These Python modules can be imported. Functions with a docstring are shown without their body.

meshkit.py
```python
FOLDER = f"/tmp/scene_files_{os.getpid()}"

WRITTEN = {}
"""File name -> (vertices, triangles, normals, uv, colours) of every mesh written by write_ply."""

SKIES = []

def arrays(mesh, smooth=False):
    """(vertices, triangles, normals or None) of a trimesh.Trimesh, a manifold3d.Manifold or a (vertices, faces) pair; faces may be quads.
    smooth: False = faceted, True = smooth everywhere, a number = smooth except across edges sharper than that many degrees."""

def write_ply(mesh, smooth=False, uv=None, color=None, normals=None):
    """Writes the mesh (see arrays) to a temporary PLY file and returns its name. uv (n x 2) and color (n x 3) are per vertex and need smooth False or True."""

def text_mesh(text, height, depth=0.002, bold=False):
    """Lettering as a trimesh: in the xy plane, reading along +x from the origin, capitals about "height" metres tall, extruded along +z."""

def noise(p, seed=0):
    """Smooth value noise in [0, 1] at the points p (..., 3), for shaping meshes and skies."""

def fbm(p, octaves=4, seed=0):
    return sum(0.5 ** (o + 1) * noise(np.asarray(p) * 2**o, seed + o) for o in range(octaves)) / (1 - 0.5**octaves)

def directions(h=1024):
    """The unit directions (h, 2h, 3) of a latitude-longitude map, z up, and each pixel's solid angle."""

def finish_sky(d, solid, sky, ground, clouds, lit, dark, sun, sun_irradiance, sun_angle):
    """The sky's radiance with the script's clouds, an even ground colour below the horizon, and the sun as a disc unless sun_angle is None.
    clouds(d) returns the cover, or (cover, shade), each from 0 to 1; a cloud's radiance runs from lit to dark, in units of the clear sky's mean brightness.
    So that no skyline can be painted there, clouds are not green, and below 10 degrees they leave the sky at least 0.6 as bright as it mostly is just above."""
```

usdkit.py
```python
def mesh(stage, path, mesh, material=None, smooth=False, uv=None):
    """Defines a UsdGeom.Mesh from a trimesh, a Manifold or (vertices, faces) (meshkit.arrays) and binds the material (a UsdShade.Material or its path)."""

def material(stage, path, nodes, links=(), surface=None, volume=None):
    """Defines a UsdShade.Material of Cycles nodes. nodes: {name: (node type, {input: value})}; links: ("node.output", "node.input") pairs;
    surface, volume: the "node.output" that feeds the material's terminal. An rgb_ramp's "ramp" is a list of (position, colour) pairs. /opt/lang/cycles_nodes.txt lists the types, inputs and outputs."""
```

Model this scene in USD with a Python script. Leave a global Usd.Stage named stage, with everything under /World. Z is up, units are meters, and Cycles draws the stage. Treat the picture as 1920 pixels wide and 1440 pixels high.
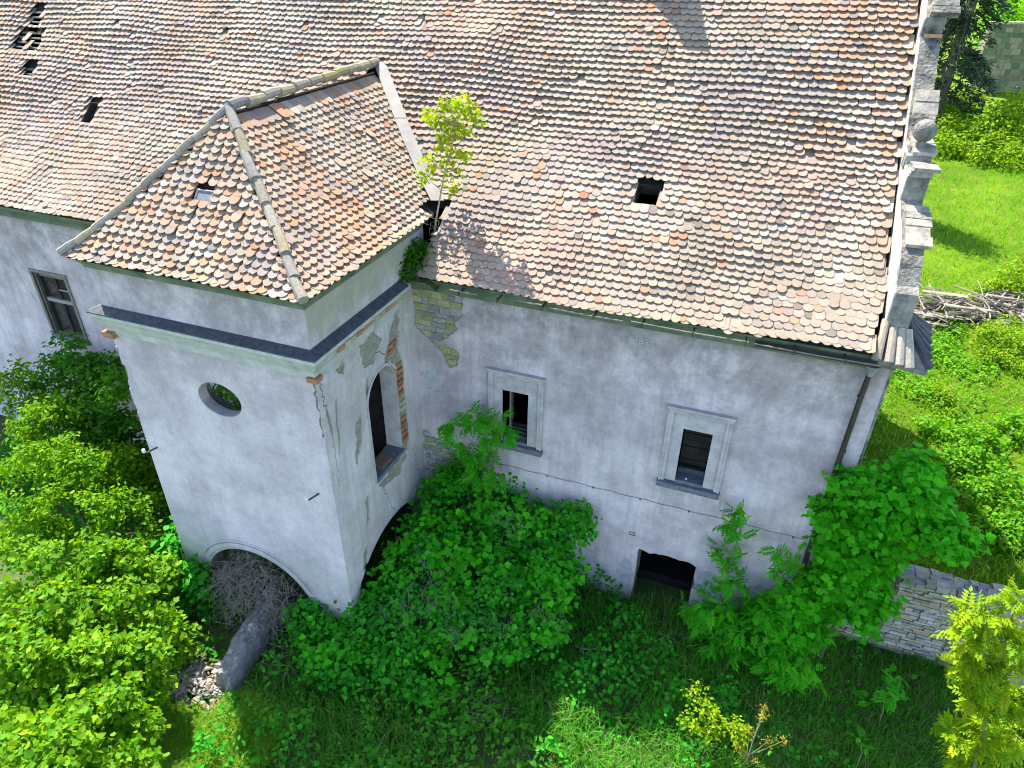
import math, numpy as np, trimesh, usdkit, meshkit
from pxr import Usd, UsdGeom, UsdLux, UsdShade, Gf, Sdf, Vt
from shapely.geometry import Polygon, LineString, MultiPolygon, Point, box as sbox
from shapely import affinity
from shapely.ops import unary_union

# ---------------------------------------------------------------- stage, camera, sky, sun
stage = Usd.Stage.CreateInMemory()
UsdGeom.SetStageUpAxis(stage, UsdGeom.Tokens.z)
UsdGeom.SetStageMetersPerUnit(stage, 1.0)
UsdGeom.Xform.Define(stage, '/World')
ZO = 7.4                                   # the lawn in front of the house is z = 0; modelling heights count from the eaves
EYE = np.array([6.62, -11.818, 5.936 + ZO])
YAW, PITCH, ROLL, FPX = math.radians(-20.33), math.radians(32.253), math.radians(0.771), 1312.17
SUN = np.array([-0.8, 0.6, 1.55]); SUN /= np.linalg.norm(SUN)
SUN_POWER, SKY_POWER, EXPOSURE = 1.25, 0.15, 1.47

def camera():
    cy, sy, cp, sp = math.cos(YAW), math.sin(YAW), math.cos(PITCH), math.sin(PITCH)
    fwd, right = np.array([sy * cp, cy * cp, -sp]), np.array([cy, -sy, 0.0])
    up = np.cross(right, fwd)
    cr, sr = math.cos(ROLL), math.sin(ROLL)
    r, u = cr * right + sr * up, -sr * right + cr * up
    c = UsdGeom.Camera.Define(stage, '/World/camera')
    m = Gf.Matrix4d(*[float(v) for v in (*r, 0, *u, 0, *(-fwd), 0, *EYE, 1)])
    c.AddTransformOp().Set(m)
    c.CreateHorizontalApertureAttr(36.0); c.CreateVerticalApertureAttr(27.0)
    c.CreateFocalLengthAttr(36.0 * FPX / 1920.0)
    c.CreateClippingRangeAttr(Gf.Vec2f(0.1, 2000.0))
    c.CreateExposureAttr(EXPOSURE)
    return fwd
FWD = camera()

sky = UsdLux.DomeLight.Define(stage, '/World/sky')
skymat = usdkit.material(stage, '/World/Looks/sky', {
    's': ('sky_texture', {'sky_type': 'single_scattering', 'sun_disc': False, 'sun_elevation': math.asin(SUN[2]), 'sun_rotation': math.atan2(SUN[0], SUN[1])}),
    'b': ('background_shader', {'strength': SKY_POWER})}, [('s.color', 'b.color')], surface='b.background')
UsdShade.MaterialBindingAPI.Apply(sky.GetPrim()).Bind(skymat)
sky.GetPrim().SetCustomDataByKey('kind', 'structure')
sun = UsdLux.DistantLight.Define(stage, '/World/sun')
sun.CreateIntensityAttr(SUN_POWER); sun.CreateNormalizeAttr(True); sun.CreateAngleAttr(0.53)
sun.CreateColorAttr(Gf.Vec3f(1.0, 0.93, 0.82))
a = SUN; b = np.cross([0, 0, 1.0], a); b /= np.linalg.norm(b); c_ = np.cross(a, b)
sun.AddTransformOp().Set(Gf.Matrix4d(*[float(v) for v in (*b, 0, *c_, 0, *a, 0, 0, 0, 0, 1)]))

# ---------------------------------------------------------------- helpers
RNG = np.random.default_rng(7)
COUNT = {}
BASE = {}
def numbered(parent, name):
    k = (parent, name); n = COUNT.get(k, 0); COUNT[k] = n + 1
    return f'{parent}/{name}' if n == 0 else f'{parent}/{name}_{n:03d}'

def tag(p, label=None, cat=None, group=None, kind=None):
    for k, v in (('label', label), ('category', cat), ('group', group), ('kind', kind)):
        if v: p.SetCustomDataByKey(k, v)
    return p

def thing(name, label, cat, loc=(0, 0, 0), group=None, kind=None):
    """An Xform at the thing's base (loc in modelling heights); its parts are children."""
    path = numbered('/World', name)
    x = UsdGeom.Xform.Define(stage, path)
    l = np.array([loc[0], loc[1], loc[2] + ZO], float)
    x.AddTranslateOp().Set(Gf.Vec3d(*map(float, l)))
    BASE[path] = l
    tag(x.GetPrim(), label, cat, group, kind)
    return path

def put(parent, name, mesh, mat, tint=None, smooth=False, label=None, kind=None):
    """ONE mesh prim under parent ('/World' or a thing or a part); vertices in modelling coordinates."""
    v, f, n = meshkit.arrays(mesh, smooth)
    if smooth not in (False, None, True) and tint is not None: raise ValueError
    top = '/'.join(parent.split('/')[:3])
    off = np.array([0, 0, ZO]) - BASE.get(top, np.zeros(3))
    path = numbered(parent, name)
    m = usdkit.mesh(stage, path, (v + off, f), M[mat])
    if n is not None:
        m.CreateNormalsAttr(Vt.Vec3fArray.FromNumpy(n.astype(np.float32))); m.SetNormalsInterpolation('vertex')
    if tint is not None:
        t = np.asarray(tint, np.float32)
        if t.ndim == 1: t = np.tile(t, (len(v), 1))
        UsdGeom.PrimvarsAPI(m).CreatePrimvar('tint', Sdf.ValueTypeNames.Color3fArray, 'vertex').Set(Vt.Vec3fArray.FromNumpy(t))
    tag(m.GetPrim(), label, None, None, kind)
    return path

def cat(ms):
    vs, fs, o = [], [], 0
    for v, f in ms:
        vs.append(v); fs.append(np.asarray(f) + o); o += len(v)
    return np.vstack(vs), np.vstack(fs)

def box(x0, x1, y0, y1, z0, z1, jit=0.0, rng=RNG):
    v = np.array([[x, y, z] for x in (x0, x1) for y in (y0, y1) for z in (z0, z1)], float)
    if jit: v += rng.uniform(-jit, jit, v.shape)
    f = np.array([[0, 1, 3], [0, 3, 2], [4, 6, 7], [4, 7, 5], [0, 4, 5], [0, 5, 1], [2, 3, 7], [2, 7, 6], [0, 2, 6], [0, 6, 4], [1, 5, 7], [1, 7, 3]])
    return v, f

def tube(pts, r0, r1=None, sides=6, caps=True):
    p = np.asarray(pts, float); r = np.linspace(r0, r0 if r1 is None else r1, len(p))
    t = np.gradient(p, axis=0); t /= np.linalg.norm(t, axis=1, keepdims=True) + 1e-9
    ref = np.array([0, 0, 1.0]) if abs(t[0][2]) < .9 else np.array([1.0, 0, 0])
    a = np.cross(t, ref); a /= np.linalg.norm(a, axis=1, keepdims=True) + 1e-9; b = np.cross(t, a)
    g = np.arange(sides) * 2 * np.pi / sides
    v = (p[:, None] + r[:, None, None] * (np.cos(g)[None, :, None] * a[:, None] + np.sin(g)[None, :, None] * b[:, None])).reshape(-1, 3)
    i, j = np.meshgrid(np.arange(len(p) - 1), np.arange(sides), indexing='ij')
    q = np.stack([i * sides + j, i * sides + (j + 1) % sides, (i + 1) * sides + (j + 1) % sides, (i + 1) * sides + j], -1).reshape(-1, 4)
    f = np.vstack([q[:, [0, 1, 2]], q[:, [0, 2, 3]]])
    if caps:
        n = len(v); v = np.vstack([v, p[:1], p[-1:]]); k = np.arange(sides); e = (len(p) - 1) * sides
        f = np.vstack([f, np.stack([np.full(sides, n), (k + 1) % sides, k], 1), np.stack([np.full(sides, n + 1), e + k, e + (k + 1) % sides], 1)])
    return v, f

def polys(g):
    if g.is_empty: return []
    return [p for p in getattr(g, 'geoms', [g]) if isinstance(p, Polygon) and p.area > 1e-5]

def extrude(poly, depth, o, u, v, n):
    """A shapely polygon in the plane (u, v) through o, extruded by depth along n."""
    ms = []
    for p in polys(poly):
        t = trimesh.creation.extrude_polygon(p.simplify(1e-4), depth, engine='earcut')
        P, F = np.array(t.vertices), np.array(t.faces)
        Q = np.array(o, float) + P[:, :1] * np.array(u, float) + P[:, 1:2] * np.array(v, float) + P[:, 2:] * np.array(n, float)
        if np.dot(np.cross(u, v), n) < 0: F = F[:, ::-1]
        ms.append((Q, F))
    return cat(ms)

def rough(poly, amp, step, seed):
    """Roughens a polygon's outline."""
    out = []
    for p in polys(poly):
        step = min(step, .05); L = p.exterior.length; n = max(8, int(L / step))
        q = np.array([p.exterior.interpolate(i / n, normalized=True).coords[0] for i in range(n)])
        d = meshkit.fbm(np.c_[q * 7, np.zeros(n)], 5, seed)[:, None] - .5
        e = meshkit.fbm(np.c_[q * 7, np.ones(n) * 9], 5, seed + 5)[:, None] - .5
        out.append(Polygon(q + amp * 3.2 * np.hstack([d, e])).buffer(0))
    return unary_union(out)

def sm(a, b, x):
    t = np.clip((np.asarray(x, float) - a) / (b - a), 0, 1); return t * t * (3 - 2 * t)

def terr(x, y):
    x, y = np.broadcast_arrays(np.asarray(x, float), np.asarray(y, float))
    back = -6.9 + .06 * np.clip(y - 4, 0, 45)
    k = np.where(x > 9.2, sm(1.0, 1.9, y), sm(9.2, 11, x) * sm(1.0, 1.9, y))
    nz = meshkit.fbm(np.stack([x * .5, y * .5, x * 0], -1), 3, 3) - .5
    return (-7.4 - .45 * sm(8.4, 10.4, x)) * (1 - k) + back * k + .25 * nz

# ---------------------------------------------------------------- materials
M = {}
def mat(name, nodes, links, surface='p.BSDF'):
    M[name] = usdkit.material(stage, '/World/Looks/' + name, nodes, links, surface=surface)

def simple(name, c0, c1, scale=6, rough_=.85, bump=.3, bdist=.01, stretch=(1, 1, 1), spec=.3, metallic=0):
    mat(name, {'g': ('geometry', {}), 'm': ('mapping', {'scale': stretch}), 'n': ('noise_texture', {'scale': scale, 'detail': 8, 'roughness': .65}),
               'r': ('rgb_ramp', {'ramp': [(.3, c0), (.7, c1)]}), 'n2': ('noise_texture', {'scale': scale * 5, 'detail': 5}),
               'b': ('bump', {'strength': bump, 'distance': bdist}), 'p': ('principled_bsdf', {'roughness': rough_, 'specular_ior_level': spec, 'metallic': metallic})},
        [('g.position', 'm.vector'), ('m.vector', 'n.vector'), ('m.vector', 'n2.vector'), ('n.fac', 'r.fac'), ('r.color', 'p.base_color'), ('n2.fac', 'b.height'), ('b.normal', 'p.normal')])

def tinted(name, scale=14, lo=.72, hi=1.18, rough_=.85, bump=.4, bdist=.006, spots=None, spec=.25):
    """Base colour from the mesh's own tint, varied by grain; spots = (colour, amount) of lichen."""
    nodes = {'a': ('attribute', {'attribute': 'tint'}), 'g': ('geometry', {}), 'n': ('noise_texture', {'scale': scale, 'detail': 8, 'roughness': .7}),
             'r': ('rgb_ramp', {'ramp': [(.3, (lo,) * 3), (.7, (hi,) * 3)]}), 'x': ('mix_color', {'blend_type': 'multiply', 'fac': 1.0, 'use_clamp': False}),
             'n2': ('noise_texture', {'scale': scale * 4, 'detail': 4}), 'b': ('bump', {'strength': bump, 'distance': bdist}),
             'p': ('principled_bsdf', {'roughness': rough_, 'specular_ior_level': spec})}
    links = [('g.position', 'n.vector'), ('g.position', 'n2.vector'), ('n.fac', 'r.fac'), ('a.color', 'x.a'), ('r.color', 'x.b'), ('n2.fac', 'b.height'), ('b.normal', 'p.normal')]
    last = 'x.result'
    if spots:
        nodes |= {'n3': ('noise_texture', {'scale': spots[2], 'detail': 6, 'roughness': .7}), 'r3': ('rgb_ramp', {'ramp': [(spots[1], (0, 0, 0)), (spots[1] + .06, (1, 1, 1))]}),
                  'y': ('mix_color', {'b': spots[0]}), 'm3': ('math', {'math_type': 'multiply', 'value2': .75})}
        links += [('g.position', 'n3.vector'), ('n3.fac', 'r3.fac'), ('r3.color', 'm3.value1'), ('m3.value', 'y.fac'), (last, 'y.a')]
        last = 'y.result'
    links.append((last, 'p.base_color'))
    mat(name, nodes, links)

def leafy(name, trans=.35, gloss=.6):
    mat(name, {'a': ('attribute', {'attribute': 'tint'}), 'p': ('principled_bsdf', {'roughness': gloss, 'specular_ior_level': .16}),
               't': ('translucent_bsdf', {}), 'h': ('hsv', {'hue': .485, 'saturation': 1.15, 'value': 1.6}), 'm': ('mix_closure', {'fac': trans})},
        [('a.color', 'p.base_color'), ('a.color', 'h.color'), ('h.color', 't.color'), ('p.BSDF', 'm.closure1'), ('t.BSDF', 'm.closure2')], surface='m.closure')

def plaster(name, base0, base1, dirt, moss, ztop, zbot, streak=1.0, low=(.33, .36, .42)):
    """Old lime plaster: cloudy, rain-streaked, grimy below the eaves, worn and bluish low down."""
    mat(name, {'g': ('geometry', {}), 'n': ('noise_texture', {'scale': .9, 'detail': 10, 'roughness': .68}), 'r': ('rgb_ramp', {'ramp': [(.36, base0), (.60, base1)]}),
               'mp': ('mapping', {'scale': (3.2, 3.2, .35)}), 'ns': ('noise_texture', {'scale': 1.6, 'detail': 6, 'roughness': .6}), 'rs': ('rgb_ramp', {'ramp': [(.45, (0, 0, 0)), (.75, (1, 1, 1))]}),
               'sep': ('separate_xyz', {}), 'mz': ('map_range', {'from_min': ztop - 3.6, 'from_max': ztop, 'to_min': 0, 'to_max': 1, 'clamp': True}),
               'nz': ('noise_texture', {'scale': 1.5, 'detail': 9, 'roughness': .72}), 'rz': ('rgb_ramp', {'ramp': [(.40, (0, 0, 0)), (.60, (1, 1, 1))]}), 'k': ('math', {'math_type': 'multiply'}),
               'm1': ('mix_color', {'b': dirt}), 'mg': ('map_range', {'from_min': ztop - .34, 'from_max': ztop - .02, 'clamp': True}), 'kg': ('math', {'math_type': 'multiply', 'value2': .7}), 'm2': ('mix_color', {'b': moss}),
               'ks': ('math', {'math_type': 'multiply', 'value2': .42 * streak}), 'm3': ('mix_color', {'b': dirt}),
               'ml': ('map_range', {'from_min': zbot + 1.3, 'from_max': zbot, 'clamp': True}), 'kl': ('math', {'math_type': 'multiply'}), 'm4': ('mix_color', {'b': low}),
               'nf': ('noise_texture', {'scale': 55, 'detail': 6, 'roughness': .7}), 'nm': ('noise_texture', {'scale': 5, 'detail': 6}), 'bb': ('bump', {'strength': .35, 'distance': .05}), 'b': ('bump', {'strength': .35, 'distance': .012}),
               'nv': ('noise_texture', {'scale': 13, 'detail': 7, 'roughness': .75}), 'rv': ('rgb_ramp', {'ramp': [(.33, (.86,) * 3), (.6, (1.05,) * 3)]}), 'm5': ('mix_color', {'blend_type': 'multiply', 'fac': .8, 'use_clamp': False}),
               'p': ('principled_bsdf', {'roughness': .93, 'specular_ior_level': .15})},
        [('g.position', x + '.vector') for x in ('n', 'mp', 'sep', 'nz', 'nf', 'nm', 'nv')] +
        [('n.fac', 'r.fac'), ('mp.vector', 'ns.vector'), ('ns.fac', 'rs.fac'), ('sep.z', 'mz.value'), ('nz.fac', 'rz.fac'), ('mz.result', 'k.value1'), ('rz.color', 'k.value2'), ('k.value', 'm1.fac'), ('r.color', 'm1.a'),
         ('sep.z', 'mg.value'), ('mg.result', 'kg.value1'), ('kg.value', 'm2.fac'), ('m1.result', 'm2.a'), ('rs.color', 'ks.value1'), ('ks.value', 'm3.fac'), ('m2.result', 'm3.a'),
         ('sep.z', 'ml.value'), ('ml.result', 'kl.value1'), ('rz.color', 'kl.value2'), ('kl.value', 'm4.fac'), ('m3.result', 'm4.a'), ('nv.fac', 'rv.fac'), ('m4.result', 'm5.a'), ('rv.color', 'm5.b'), ('m5.result', 'p.base_color'),
         ('nm.fac', 'bb.height'), ('bb.normal', 'b.normal'), ('nf.fac', 'b.height'), ('b.normal', 'p.normal')])

plaster('wall_plaster', (.37, .31, .325), (.61, .52, .545), (.235, .20, .205), (.14, .19, .13), ZO + .02, 0.2)
plaster('tower_plaster', (.40, .34, .355), (.575, .495, .51), (.27, .235, .24), (.20, .24, .19), ZO + 1.15, 1.3, .6, (.35, .39, .27))
plaster('tower_plaster_side', (.42, .37, .365), (.59, .525, .51), (.32, .30, .25), (.28, .30, .2), ZO + .6, 1.0, 1.6, (.33, .36, .36))
simple('masonry', (.24, .22, .155), (.44, .41, .31), 9, .95, 1.0, .06)
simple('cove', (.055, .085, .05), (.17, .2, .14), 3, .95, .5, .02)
simple('cornice_stone', (.30, .31, .26), (.47, .46, .43), 4, .95, .5, .02)
simple('pale_stone', (.12, .115, .10), (.47, .43, .355), 5, .95, .5, .02)
simple('frame_stone', (.30, .265, .27), (.50, .45, .45), 4, .92, .4, .01)
simple('sill_stone', (.07, .085, .11), (.17, .18, .2), 9, .85, .5, .01)
simple('flashing', (.028, .033, .045), (.085, .092, .11), 10, .75, .5, .006, spec=.4)
simple('zinc', (.12, .115, .11), (.23, .215, .195), 3, .55, .25, .006, spec=.5)
simple('dark_wood', (.014, .012, .011), (.045, .038, .032), 5, .9, .4, .01)
simple('grey_wood', (.16, .15, .135), (.33, .31, .28), 7, .9, .5, .008, (8, 8, 1))
simple('frame_wood', (.10, .09, .075), (.22, .20, .165), 9, .85, .4, .006)
simple('batten', (.10, .105, .10), (.22, .22, .20), 8, .9, .4, .006)
simple('gable_stone', (.045, .045, .05), (.36, .34, .285), 3.5, .95, 1.0, .04)
simple('mortar', (.40, .375, .33), (.60, .57, .52), 8, .95, .7, .02)
simple('iron', (.02, .018, .018), (.075, .055, .045), 14, .6, .3, .004, spec=.5)
simple('pipe', (.012, .010, .010), (.04, .028, .024), 6, .38, .2, .003, spec=.5)
simple('grey_metal', (.12, .12, .145), (.25, .25, .28), 8, .6, .3, .004, spec=.5)
simple('rod', (.14, .12, .095), (.27, .24, .19), 9, .6, .2, .003)
simple('cable', (.17, .11, .10), (.28, .2, .18), 9, .8, .2, .003)
simple('porcelain', (.6, .62, .66), (.75, .76, .8), 20, .3, .1, .002, spec=.5)
simple('bark', (.07, .055, .04), (.2, .165, .125), 9, .95, .9, .03, (3, 3, .6))
simple('pale_bark', (.25, .22, .16), (.42, .38, .29), 9, .9, .5, .01)
simple('green_stem', (.08, .11, .03), (.2, .22, .08), 9, .8, .3, .005)
simple('twig', (.16, .135, .115), (.36, .31, .265), 6, .95, .3, .004)
simple('undercoat', (.27, .265, .29), (.46, .45, .475), 5, .95, .7, .02)
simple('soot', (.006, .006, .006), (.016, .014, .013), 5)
simple('dry_stick', (.14, .115, .09), (.34, .30, .245), 4, .9, .3, .004)
simple('old_concrete', (.15, .14, .145), (.31, .29, .29), 4, .95, 1.0, .06)
simple('hood', (.09, .09, .10), (.27, .25, .22), 7, .95, .6, .02)
simple('slate', (.03, .03, .038), (.085, .08, .088), 7, .6, .4, .01, spec=.4)
simple('far_stone', (.22, .21, .155), (.42, .39, .31), .7, .95, .6, .1)
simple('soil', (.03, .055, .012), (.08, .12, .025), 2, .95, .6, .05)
mat('lawn', {'g': ('geometry', {}), 'n': ('noise_texture', {'scale': .35, 'detail': 10, 'roughness': .7}), 'r': ('rgb_ramp', {'ramp': [(.3, (.07, .14, .008)), (.7, (.17, .27, .015))]}),
             'n2': ('noise_texture', {'scale': 9, 'detail': 8, 'roughness': .8}), 'b': ('bump', {'strength': 1.0, 'distance': .12}), 'p': ('principled_bsdf', {'roughness': .95, 'specular_ior_level': .1})},
    [('g.position', 'n.vector'), ('g.position', 'n2.vector'), ('n.fac', 'r.fac'), ('r.color', 'p.base_color'), ('n2.fac', 'b.height'), ('b.normal', 'p.normal')])
tinted('roof_tile', 26, .74, 1.18, .9, .55, .006, ((.34, .335, .27), .60, 7))
tinted('ridge_tile', 18, .7, 1.2, .9, .6, .01, ((.42, .36, .10), .58, 5))
tinted('stone', 16, .65, 1.25, .95, .9, .02)
tinted('brick', 20, .7, 1.2, .95, .8, .015)
mat('glass', {'t': ('transparent_bsdf', {}), 'g': ('glossy_bsdf', {'roughness': .05}), 'f': ('fresnel', {'IOR': 1.5}), 'm': ('mix_closure', {})},
    [('f.fac', 'm.fac'), ('t.BSDF', 'm.closure1'), ('g.BSDF', 'm.closure2')], surface='m.closure')
leafy('leaf', .38); leafy('grass_blade', .34, .75); leafy('needle', .15, .5)

# ---------------------------------------------------------------- ground
def ground():
    gx = np.unique(np.concatenate([np.linspace(-400, -40, 10), np.linspace(-40, -14, 18), np.linspace(-14, 18, 129), np.linspace(18, 60, 43), np.linspace(60, 400, 10)]))
    gy = np.unique(np.concatenate([np.linspace(-400, -40, 10), np.linspace(-40, -10, 16), np.linspace(-10, 4, 71), np.linspace(4, 60, 80), np.linspace(60, 400, 10)]))
    X, Y = np.meshgrid(gx, gy, indexing='ij')
    Z = terr(X, Y)
    v = np.stack([X, Y, Z], -1).reshape(-1, 3)
    i, j = np.meshgrid(np.arange(len(gx) - 1), np.arange(len(gy) - 1), indexing='ij'); k = (i * len(gy) + j).ravel()
    f = np.vstack([np.stack([k, k + len(gy), k + len(gy) + 1], 1), np.stack([k, k + len(gy) + 1, k + 1], 1)])
    cx, cy = v[f].mean(1)[:, 0], v[f].mean(1)[:, 1]
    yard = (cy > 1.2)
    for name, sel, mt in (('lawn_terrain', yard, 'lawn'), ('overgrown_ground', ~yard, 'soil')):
        u, inv = np.unique(f[sel], return_inverse=True)
        p = put('/World', name, (v[u], inv.reshape(-1, 3)), mt, smooth=True)
        tag(stage.GetPrimAtPath(p), 'grassy yard rising behind the house' if yard is sel else 'weedy ground below the facade', None, None, 'structure')
ground()

# ---------------------------------------------------------------- the manor house: walls
from scipy.interpolate import PchipInterpolator
_ry = np.array([-.38, .05, 1.07, 2.0, 3.0, 4.0, 5.0, 5.6]); _rz = np.array([.22, .55, 1.40, 2.30, 3.30, 4.36, 5.44, 6.08])
ZR = PchipInterpolator(_ry, _rz)
zroof = lambda y: ZR(np.clip(y, -.38, 5.6))
HOUSE = thing('manor_house', 'derelict lavender-grey plastered manor with a huge scalloped tile roof and a projecting square tower', 'house')
W2, W1 = (5.56, 6.81), (1.72, 2.97)
def opening(a, b, z0, z1): return sbox(a, z0, b, z1)
door_poly = rough(Polygon([(5.37, -8.3), (5.37, -5.72), (5.62, -5.80), (5.75, -5.72), (6.55, -5.73), (6.67, -5.82), (6.70, -6.3), (6.66, -8.3)]), .02, .12, 5)
openings = unary_union([opening(5.90, 6.47, -3.52, -2.20), opening(2.03, 2.62, -3.52, -2.20), opening(-11.52, -10.34, -3.52, -1.66), door_poly])
front = sbox(-21, -8.3, 9.09, .14)
patch_top = rough(Polygon([(.0, -.1), (1.18, -.13), (1.14, -.58), (.95, -.8), (1.03, -.98), (.64, -1.31), (1.05, -1.5), (.98, -1.83), (.74, -1.95), (.61, -1.58), (.27, -1.26), (.0, -1.1)]), .045, .07, 11)
patches = [patch_top, rough(Polygon([(0, -3.8), (.5, -3.95), (.95, -4.35), (.6, -5.1), (0, -5.1)]), .09, .1, 12), rough(Polygon([(.05, -2.25), (.45, -2.05), (.72, -2.2), (.6, -2.6), (.2, -2.7)]), .10, .1, 21)]
for k, (x, z, w, h) in enumerate([(4.2, -6.75, 1.2, .75), (5.15, -6.6, .35, .85), (6.95, -6.3, .45, .95), (7.9, -6.75, 1.1, .6), (8.75, -5.6, .45, 1.1), (8.8, -4.4, .22, .7), (8.1, -6.0, .5, .3), (3.3, -6.3, .5, .4)]):
    patches.append(rough(affinity.scale(Point(x, z).buffer(1, 24), w / 2, h / 2), .09, .08, 30 + k))
crk = lambda pts, w=.006: LineString(pts).buffer(w, cap_style=2)
def crack(p, q, seed, n=14, amp=.06, w=.006):
    t = np.linspace(0, 1, n)[:, None]; P = np.array(p) * (1 - t) + np.array(q) * t
    P[1:-1] += np.random.default_rng(seed).normal(0, amp * .5, (n - 2, 2)); return crk(P, w)
cracks = [crack((6.85, -3.72), (6.95, -4.2), 1, w=.003), crack((8.93, -2.7), (8.98, -3.5), 2, w=.003), crack((-12.2, -1.6), (-11.3, -3.9), 7, w=.007)]
U, V, N = (1, 0, 0), (0, 0, 1), (0, 1, 0)
put(HOUSE, 'front_wall', extrude(front.difference(openings), .67, (0, .03, 0), U, V, N), 'masonry', label='rubble core of the long facade wall')
put(HOUSE, 'facade_plaster', extrude(front.difference(openings).difference(unary_union(patches + cracks)), .03, (0, 0, 0), U, V, N), 'wall_plaster', label='cracked lavender-grey plaster of the long facade')
for q in polys(unary_union(patches[2:]).difference(openings)): put(HOUSE, 'plaster_undercoat', extrude(q, .016, (0, .014, 0), U, V, N), 'undercoat')
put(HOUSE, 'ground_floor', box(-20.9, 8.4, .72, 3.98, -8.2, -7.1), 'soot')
put(HOUSE, 'rear_wall', box(-21, 9, 10.4, 11, -8.3, .1), 'wall_plaster')
put(HOUSE, 'left_gable', extrude(Polygon([(0, -8.3), (11, -8.3), (11, .66), (5.6, 5.98), (0, .5)]), .4, (-21.4, 0, 0), (0, 1, 0), (0, 0, 1), (1, 0, 0)), 'wall_plaster')
put(HOUSE, 'attic_floor', box(-20.9, 8.4, .71, 10.39, -.4, -.2), 'dark_wood')
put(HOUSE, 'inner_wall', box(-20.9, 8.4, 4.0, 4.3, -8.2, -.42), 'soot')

def stones_in(poly, seed, hmin=.09, hmax=.17, wmin=.14, wmax=.34):
    """Irregular rubble stones filling a polygon."""
    r = np.random.default_rng(seed); x0, y0, x1, y1 = poly.bounds; y = y0; out = []
    while y < y1:
        h = r.uniform(hmin, hmax); x = x0 - r.uniform(0, .2)
        while x < x1:
            w = r.uniform(wmin, wmax); j = lambda: r.uniform(-.025, .025)
            q = Polygon([(x + j(), y + j()), (x + w * .5, y + j() * .7), (x + w + j(), y + j()), (x + w + j(), y + h + j()), (x + w * .5, y + h + j() * .7), (x + j(), y + h + j())]).buffer(-.022).buffer(.010, 2)
            q = q.intersection(poly.buffer(-.01))
            for p in polys(q):
                if p.area > .003: out.append(p)
            x += w
        y += h
    return out
STONE_TINTS = np.array([(.27, .27, .11), (.33, .31, .15), (.30, .29, .27), (.26, .26, .22), (.40, .38, .20), (.22, .22, .21), (.34, .33, .33)])
for pi, (pp, sd) in enumerate(((patch_top, 3), (patches[1], 4))):
    r = np.random.default_rng(sd)
    for q in stones_in(pp, sd):
        d = r.uniform(.015, .04)
        put(HOUSE + '/front_wall', 'rubble_stone', extrude(q, d + .02, (0, .045 - d, 0), U, V, N), 'stone', STONE_TINTS[r.integers(len(STONE_TINTS))] * (1 if pi == 0 else np.array((1.1, 1.15, 1.4))))

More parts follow.
